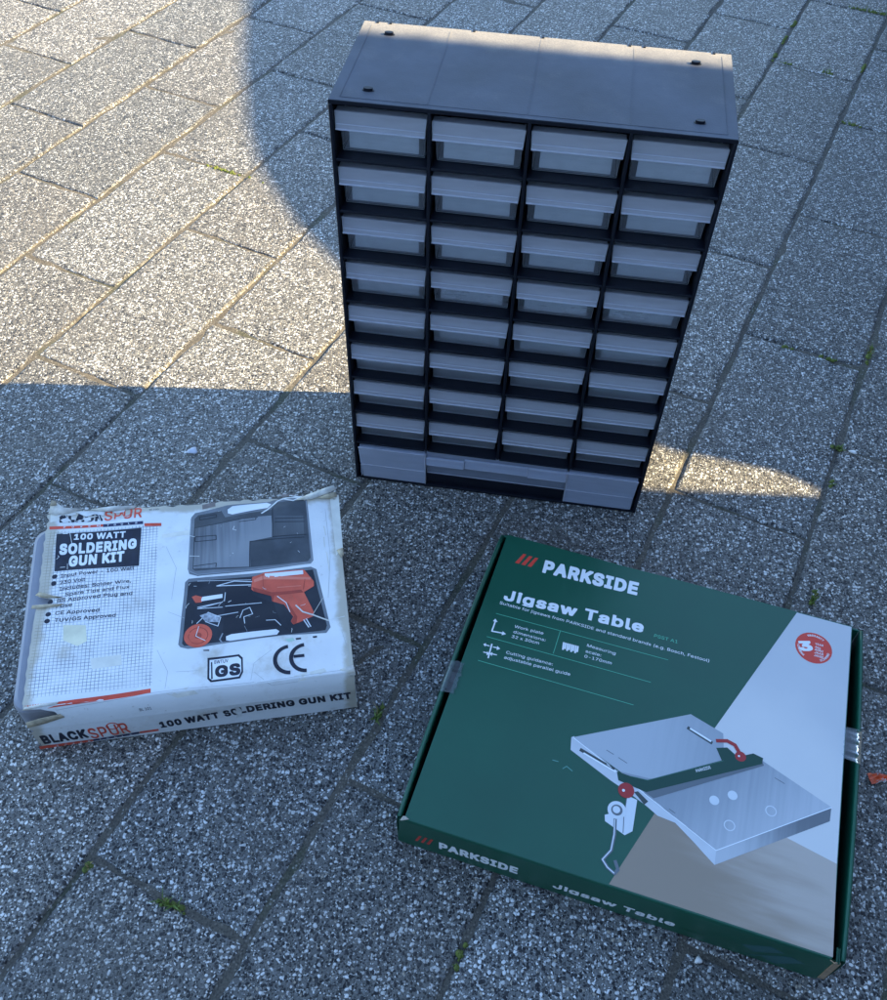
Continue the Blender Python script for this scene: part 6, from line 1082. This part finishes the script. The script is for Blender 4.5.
def white_board():
    m = bpy.data.materials.new('white_board'); m.use_nodes = True; t = m.node_tree; L = t.links; p = t.nodes['Principled BSDF']
    uv = N(t, 'ShaderNodeUVMap', uv_map='print'); tc = N(t, 'ShaderNodeTexCoord'); sp = N(t, 'ShaderNodeSeparateXYZ'); L.new(uv.outputs[0], sp.inputs[0])
    n1 = N(t, 'ShaderNodeTexNoise'); n1.inputs['Scale'].default_value = 22; n1.inputs['Detail'].default_value = 6; n1.inputs['Roughness'].default_value = .65; L.new(tc.outputs['Object'], n1.inputs['Vector'])
    n2 = N(t, 'ShaderNodeTexNoise'); n2.inputs['Scale'].default_value = 160; n2.inputs['Detail'].default_value = 5; n2.inputs['Roughness'].default_value = .7; L.new(tc.outputs['Object'], n2.inputs['Vector'])
    c = mixc(t, n1.outputs['Fac'], (.78,.78,.76), (.66,.66,.64))
    # printed grid: left third of the face
    fine = N(t, 'ShaderNodeTexNoise'); fine.inputs['Scale'].default_value = 60; L.new(tc.outputs['Object'], fine.inputs['Vector'])
    def lines(ch):
        f = math_(t, 'FRACT', math_(t, 'DIVIDE', sp.outputs[ch], .00333)); d = math_(t, 'ABSOLUTE', math_(t, 'SUBTRACT', f, .5))
        return sstep(t, d, .055, .10, 1.0, 0.0)
    gl = math_(t, 'MAXIMUM', lines(0), lines(1))
    ins = math_(t, 'MULTIPLY', math_(t, 'MULTIPLY', math_(t, 'GREATER_THAN', sp.outputs[0], .0022), math_(t, 'LESS_THAN', sp.outputs[0], .1065)),
                math_(t, 'MULTIPLY', math_(t, 'GREATER_THAN', sp.outputs[1], .0085), math_(t, 'LESS_THAN', sp.outputs[1], .187)))
    st = sstep(t, fine.outputs['Fac'], .30, .62, .35, .85)
    c = mixc(t, math_(t, 'MULTIPLY', math_(t, 'MULTIPLY', gl, ins), st), c, (.10,.13,.19))
    # age: brown stains toward the rims, small scuffs
    ex = math_(t, 'MINIMUM', sp.outputs[0], math_(t, 'SUBTRACT', .28, sp.outputs[0])); ey = math_(t, 'SUBTRACT', .21, sp.outputs[1])
    e = sstep(t, math_(t, 'MINIMUM', ex, ey), 0.0, .016, .42, 0.0)
    stn = sstep(t, math_(t, 'ADD', n1.outputs['Fac'], e), .53, .80, 0, .68)
    c = mixc(t, stn, c, (.36,.29,.17))
    c = mixc(t, sstep(t, n2.outputs['Fac'], .62, .72, 0, .42), c, (.34,.31,.25))
    L.new(c, p.inputs['Base Color']); p.inputs['Roughness'].default_value = .55; p.inputs['Specular IOR Level'].default_value = .3
    b = N(t, 'ShaderNodeBump'); b.inputs['Strength'].default_value = .7; b.inputs['Distance'].default_value = .0012
    L.new(math_(t, 'ADD', n1.outputs['Fac'], math_(t, 'MULTIPLY', n2.outputs['Fac'], .12)), b.inputs['Height']); L.new(b.outputs[0], p.inputs['Normal'])
    return m
WHITE = white_board(); rw = random.Random(3)
TORN = mat('torn_card', (.42,.35,.24), .95, var=.35, vscale=160, bump=.0006, bscale=300)
fyv = [-.020,-.017,-.014,-.011,-.008,-.0055,-.0035,-.002,-.001,0,.001,.002,.0035,.005]+[.005+.2*j/44 for j in range(1,45)]+[.2075,.21]
nx = 64; vs = []; uv = []; fs = []
def notch_at(b):
    """how far the torn left edge is eaten in at depth b"""
    q = .0008*math.sin(b*900)+.0007*math.sin(b*2300+1)
    q += .020*max(0, 1-abs(b-.1075)/.0065)
    if -.019 < b < -.001: q += .028*max(0, 1-abs(b+.0075)/.0095)**.7
    if b > .196: q += .004*math.sin((b-.196)*500)
    return max(-.0005, q)
for b_ in fyv:
    for i in range(nx+1):
        f_ = i/nx; a0 = notch_at(b_); a = a0+(.28-a0)*f_
        bb_ = b_+(.0016*math.sin(i*1.7)*math.sin(i*.37+1)-.0006 if b_ > .2099 else 0)
        vs.append(wsurf(a, bb_, 0)); uv.append((a, b_))
for j in range(len(fyv)-1):
    for i in range(nx): k = j*(nx+1)+i; fs.append((k, k+1, k+nx+2, k+nx+1))
topo = link('top_panel', art_mesh(vs, fs, uv, ART_WTOP, wsurf, {'base': WHITE, **INK}, 7), wb)
def wfsurf(a, v_, lift):
    u = a/.28; t_ = v_/.034
    P = (LL*(1-u)+LR*u)*(1-t_)+(ML*(1-u)+MR*u)*t_
    return Vector((P.x, P.y-lift-.0012*math.sin(math.pi*max(0, min(1, t_)))*math.sin(6*u+.5), .0004+(ZM-.0004)*t_+.0004*math.sin(20*u)*t_*(1-t_)))
vs = []; uv = []; fs = []; nv = 14
for j in range(nv+1):
    v_ = .034*j/nv
    for i in range(nx+1):
        a0 = .0045*(1-j/nv)**2+.0007*math.sin(j*2.1)+.002*(j > nv-2); a = a0+(.28-a0)*i/nx; vs.append(wfsurf(a, v_, 0)); uv.append((a, -v_))
for j in range(nv):
    for i in range(nx): k = j*(nx+1)+i; fs.append((k, k+1, k+nx+2, k+nx+1))
link('front_panel', art_mesh(vs, fs, uv, ART_WFRONT, wfsurf, {'base': WHITE, **INK}, 7), wb)
def wall_strip(p0, p1, z1f, name, m, n=30):
    s = MB(); vs = []
    for i in range(n+1):
        f_ = i/n; P = p0*(1-f_)+p1*f_; zt = z1f(f_); r = .0007*math.sin(i*1.9)
        vs += [(P.x+r, P.y+r, .0004), (P.x+r*.5, P.y+r*.5, zt*.5), (P.x, P.y, zt)]
    s.add(vs, [(i*3+k, i*3+3+k, i*3+4+k, i*3+1+k) for i in range(n) for k in (0, 1)], 0, True)
    return s.build(name, m, wb)
CARD = mat('carton_side', (.60,.59,.56), .7, var=.15, vscale=60, bump=.0006, bscale=90)
wall_strip(Vector((.2800,.0010)), TR, lambda f: wsurf(.28, .21*f, 0).z-.0002, 'side_panel', CARD)
wall_strip(TR, TL+Vector((.003,0)), lambda f: wsurf(.28*(1-f), .21, 0).z-.0002, 'back_panel', CARD)
s = MB(); s.add([(LL.x+.004,LL.y+.001,.0006),(.2798,.0012,.0006),(TR.x,TR.y-.001,.0006),(TL.x+.003,TL.y-.001,.0006)], [(0,1,2,3)]); s.build('bottom_panel', CARD, wb)
def scrap(pts, name='torn_flap', m=TORN, lab=None, th_=.0006):
    """a torn, lifted shred; pts = (a, b, height above the face) in metres on the top face"""
    s = MB(); P = [wsurf(a, b, 0)+Vector((0,0,h)) for a, b, h in pts]; c0 = sum(P, Vector())/len(P)
    vs = P+[c0+Vector((0,0,.0005))]; n = len(P); s.add(vs, [(i, (i+1) % n, n) for i in range(n)], 0, True)
    o = s.build(name, m, topo); sm = o.modifiers.new('card', 'SOLIDIFY'); sm.thickness = th_
    if lab: o['label'] = lab
SHRED = mat('torn_white_paper', (.58,.55,.48), .9, var=.3, vscale=120, bump=.0006, bscale=200)
scrap([(.001,.2085,.001),(.004,.2175,.006),(.010,.2165,.0068),(.016,.2125,.0040),(.034,.2110,.0030),(.020,.2072,.0011),(.008,.2062,.0010)], m=SHRED, lab='ragged lifted paper at the back left corner')
scrap([(.003,.2135,.006),(.005,.2185,.0095),(.0085,.2180,.0085),(.0095,.2150,.0055)], m=TORN)
scrap([(.034,.2105,.0012),(.060,.2122,.0024),(.085,.2112,.0016),(.082,.2082,.0007),(.058,.2078,.0007)], m=SHRED)
scrap([(-.004,.1005,.0005),(-.003,.1032,.0022),(.010,.1024,.0026),(.026,.1012,.0018),(.020,.0995,.0009),(.008,.0992,.0008)], lab='brown torn edge of the tear in the left side')
scrap([(-.002,.1150,.0022),(.002,.1172,.0036),(.012,.1128,.0022),(.026,.1082,.0011),(.014,.1105,.0009),(.004,.1128,.0012)])
scrap([(.002,.0008,.0010),(.001,-.0010,.0012),(.014,-.0012,.0022),(.028,.0000,.0016),(.030,.0020,.0008),(.016,.0022,.0007)], m=SHRED)
scrap([(-.001,-.0175,.0006),(.000,-.0140,.0030),(.012,-.0120,.0036),(.029,-.0090,.0016),(.032,-.0118,.0009),(.014,-.0160,.0012)], lab='brown torn edge at the front left corner')
scrap([(.240,.2040,.0008),(.252,.2090,.0020),(.270,.2135,.0046),(.279,.2150,.0062),(.281,.2105,.0050),(.272,.2078,.0032),(.256,.2035,.0009)], m=SHRED, lab='lifted torn corner at the back right')
scrap([(.262,.2045,.0010),(.272,.2072,.0030),(.2805,.2085,.0042),(.2815,.2045,.0024),(.274,.2032,.0010)])
scrap([(.2755,.1375,.0006),(.2815,.1395,.0012),(.2820,.1310,.0010),(.2790,.1270,.0006)], m=TORN)
scrap([(.268,.0030,.0006),(.2800,.0060,.0010),(.2815,-.0040,.0008),(.2760,-.0055,.0006)], m=SHRED)

# grey plastic case inside the carton, showing at its torn left end
pc = empty('plastic_case', (-.35310,.36399,0), .17590, 'grey plastic case showing at the torn left end of the white carton', 'case')
PCM = mat('grey_case_plastic', (.25,.25,.275), .45, var=.08, vscale=30, bump=.0002, bscale=500)
def rrect(x0, x1, y0, y1, r, n=8):
    P = []
    for cx_, cy_, a0 in ((x1-r,y0+r,-90),(x1-r,y1-r,0),(x0+r,y1-r,90),(x0+r,y0+r,180)):
        for i in range(n+1): t_ = math.radians(a0+90*i/n); P.append((cx_+r*math.cos(t_), cy_+r*math.sin(t_)))
    return P
def case_shell(z0, z1, name, ins=0.0, rnd=.004, up=True):
    P = rrect(-.0112+ins, .272-ins, .0035+ins, .203-ins, .014); n = len(P); s = MB(); cx_, cy_ = .13, .1
    lev = [(0, z0),(0, z1-rnd),(.3*rnd, z1-.3*rnd),(rnd, z1)] if up else [(rnd, z0),(.3*rnd, z0+.3*rnd),(0, z0+rnd),(0, z1)]
    vs = []
    for d, z in lev:
        for x, y in P:
            sx = (x-cx_)/(abs(x-cx_)+1e-9); sy = (y-cy_)/(abs(y-cy_)+1e-9); xx = x-sx*d*min(1, abs(x-cx_)/.12); 
            skew = .0040*(cy_-y)/.1*(-1) if x < 0.05 else 0
            vs.append((xx-.0004*0+skew*-.6, y-sy*d*min(1, abs(y-cy_)/.09), z))
    fs = [(k*n+i, k*n+(i+1) % n, (k+1)*n+(i+1) % n, (k+1)*n+i) for k in range(len(lev)-1) for i in range(n)]
    fs += [tuple(range(n-1,-1,-1)), tuple(range((len(lev)-1)*n, len(lev)*n))]
    s.add(vs, fs, 0, False); o = s.build(name, PCM, pc); return o
case_shell(.0010, .0275, 'case_base', up=False); case_shell(.0283, .0555, 'case_lid', up=True)

# ------------------------------------------------------------------ red wrapper at the right edge
wr = random.Random(9)
ew = empty('sweet_wrapper', (.3875,.3660,0), .25, 'crumpled orange and white sweet wrapper at the right edge of the paving', 'wrapper')
WR = mat('wrapper_red', (.70,.10,.03), .3, var=.3, vscale=250); WW_ = mat('wrapper_white', (.70,.68,.66), .4, var=.2, vscale=250)
def crumple(name, x0, x1, y0, y1, m, h):
    n = 9; s = MB(); vs = []
    for j in range(n):
        for i in range(n):
            f_, g_ = i/(n-1), j/(n-1); e_ = math.sin(math.pi*f_)*.6+.4
            vs.append((x0+(x1-x0)*f_+wr.uniform(-.0007,.0007), y0+(y1-y0)*g_*(.7+.3*math.sin(5*f_+1))+wr.uniform(-.0007,.0007), .0008+h*e_*abs(math.sin(4.1*f_+2*g_))*(.4+.6*wr.random())))
    s.add(vs, [(j*n+i, j*n+i+1, (j+1)*n+i+1, (j+1)*n+i) for j in range(n-1) for i in range(n-1)])
    o = s.build(name, m, ew); sm = o.modifiers.new('foil', 'SOLIDIFY'); sm.thickness = .0002; return o
crumple('red_film', -.008, .016, -.0055, .0045, WR, .006); crumple('white_film', -.004, .006, -.0062, -.0030, WW_, .0065); crumple('torn_end', .0005, .004, .0012, .0042, WW_, .0078)

# ------------------------------------------------------------------ pale bits lying about, weeds in the joints
def chip(name, x, y, rx, ry, h, rot, m, label, cat, group=None):
    s = MB(); n = 12; rr = random.Random(int(x*9999)); vs = []
    for lev, sc in ((0,.9),(.5,1.0),(1,.55)):
        for i in range(n):
            t_ = 2*math.pi*i/n; k = sc*(1+.22*math.sin(3*t_+x*50)+.1*rr.uniform(-1,1)); vs.append((rx*k*math.cos(t_), ry*k*math.sin(t_), h*lev+.0003))
    fs = [(l*n+i, l*n+(i+1) % n, (l+1)*n+(i+1) % n, (l+1)*n+i) for l in (0,1) for i in range(n)]+[tuple(range(n-1,-1,-1)), tuple(range(2*n,3*n))]
    s.add(vs, fs, 0, True); o = s.build(name, m); o.location = (x, y, 0); o.rotation_euler = (0,0,rot)
    return tag(o, label, cat, group)
PET = mat('pale_petal', (.42,.44,.50), .6, var=.1, vscale=200); STN = mat('white_stone', (.70,.68,.64), .6, var=.15, vscale=300)
chip('petal', -.2915,.724,.0062,.0050,.0012,.3,PET,'pale flat petal on the shaded paver behind the white carton','petal')
chip('pebble', .208,.2065,.0032,.0026,.0025,.4,STN,'loose white pebble on the paving below the green box','pebble')
chip('pebble', .461,.764,.0045,.0026,.0025,-.3,STN,'white fleck beside the leafy weed right of the sunlit strip','pebble')

MOSS = [mat('moss', (.10,.125,.022), .9, var=.4, vscale=300, bump=.001, bscale=600), mat('grass_blade', (.10,.15,.022), .55, var=.35, vscale=150), mat('dry_blade', (.22,.17,.07), .7, var=.3, vscale=150)]
def weed(x, y, blades, spread, hgt, label, along=True, mossy=True, dry=.15, seed=0, bw=.0011):
    rr = random.Random(seed); o = empty('weed', (x, y, -.003), 0, label, 'weed', 'weeds growing in the paving joints')
    ax = DU if along else DV
    if mossy:
        s = MB()
        for q in range(max(7, int(spread*700))):
            t_ = rr.gauss(0, .42)*spread; n_ = rr.gauss(0, .0013); px = ax.x*t_-ax.y*n_; py = ax.y*t_+ax.x*n_; r = rr.uniform(.0012,.0030)
            vs = []; fs = []; n = 7
            for lev, (sc, z) in enumerate(((1,0),(.85,.6),(.45,1.0))):
                for i in range(n): a = 2*math.pi*i/n+lev*.3; k = r*sc*rr.uniform(.75,1.25); vs.append((px+k*math.cos(a), py+k*math.sin(a), z*r*rr.uniform(.8,1.3)+.0008))
            fs = [(l*n+i, l*n+(i+1) % n, (l+1)*n+(i+1) % n, (l+1)*n+i) for l in (0,1) for i in range(n)]+[tuple(range(2*n,3*n))]
            s.add(vs, fs, 0, True)
        s.build('moss_cushion', MOSS[0], o)
    if blades:
        s = MB()
        for q in range(blades):
            t_ = rr.gauss(0, .33)*spread; px, py = ax.x*t_+rr.gauss(0,.0006), ax.y*t_+rr.gauss(0,.0006)
            a = rr.uniform(0, 2*math.pi); l = hgt*rr.uniform(.45,1.1); lean = rr.uniform(.3,1.1); w_ = bw*rr.uniform(.6,1.2); d = Vector((math.cos(a), math.sin(a), 0)); pn = Vector((-d.y, d.x, 0))
            prev = None; vs = []
            for k in range(5):
                f_ = k/4; P = Vector((px, py, .001))+d*(l*lean*f_**1.5)+Vector((0,0,l*(f_-.35*lean*f_*f_))); ww = w_*(1-f_)**.7*(.6+.8*f_*(1-f_)*2)
                vs += [P-pn*ww, P+Vector((0,0,-ww*.5)), P+pn*ww]
            s.add(vs, [(k*3+i, k*3+i+1, k*3+4+i, k*3+3+i) for k in range(4) for i in (0,1)], 0 if rr.random() > dry else 1, True)
        s.build('leaf_blade', [MOSS[1], MOSS[2]], o)
    return o
weed(-.214,.234,16,.010,.011,'small green sprout in the open joint at the lower left',False,True,.15,1)
weed(-.203,.230,9,.006,.009,'second smaller sprout just right of the sprout at the lower left',False,True,.3,2)
weed(-.283,.260,6,.008,.007,'dry brownish tuft at the joint corner nearest the lower left',True,True,.6,3)
weed(-.058,.406,20,.011,.013,'green grass tuft at the right end of the white carton',True,True,.1,4)
weed(.021,.200,6,.012,.005,'tiny green seedlings in the joint at the bottom centre',True,True,.3,5)
weed(.620,1.898,0,.020,.004,'moss cushion in the joint at the top, farthest from the cabinet',True,True,0,6)
weed(.587,1.828,0,.024,.004,'moss cushion in the long joint, second from the top edge',True,True,0,7)
weed(.555,1.757,0,.020,.004,'moss cushion right behind the top right of the cabinet',True,True,0,8)
weed(.572,1.729,0,.018,.004,'moss in the cross joint just behind the cabinet corner',False,True,0,9)
weed(.637,1.699,10,.014,.012,'bright mossy sprout in the cross joint right of the cabinet top',False,True,.1,10)
weed(.795,1.957,26,.060,.014,'green grass along the joint in the top right corner',False,True,.1,11)
weed(.709,1.724,0,.018,.004,'moss below the grass of the top right corner',True,True,.1,12)
weed(.642,1.519,6,.016,.008,'moss in the cross joint at the right edge beside the cabinet top',False,True,.2,13)
weed(.420,.946,0,.014,.005,'left moss patch in the cross joint right of the cabinet',False,True,0,14)
weed(.470,.928,0,.016,.005,'right moss patch in the cross joint right of the cabinet',False,True,0,15)
weed(.524,.938,18,.020,.012,'yellow green tuft where two joints meet at the right edge',True,True,.4,16)
weed(.447,.771,14,.010,.009,'leafy green weed in the joint above the tip of the sunlit strip',False,True,.1,17,.0022)
weed(.427,.715,3,.008,.006,'tiny moss speck at the tip of the sunlit strip',True,True,.1,18)
weed(-.352,1.300,4,.045,.006,'sunlit green moss in the cross joint at the edge of the rounded shadow',False,True,.1,19)
weed(.372,.556,16,.016,.012,'yellow green tuft at the back edge of the green box',True,True,.35,20)
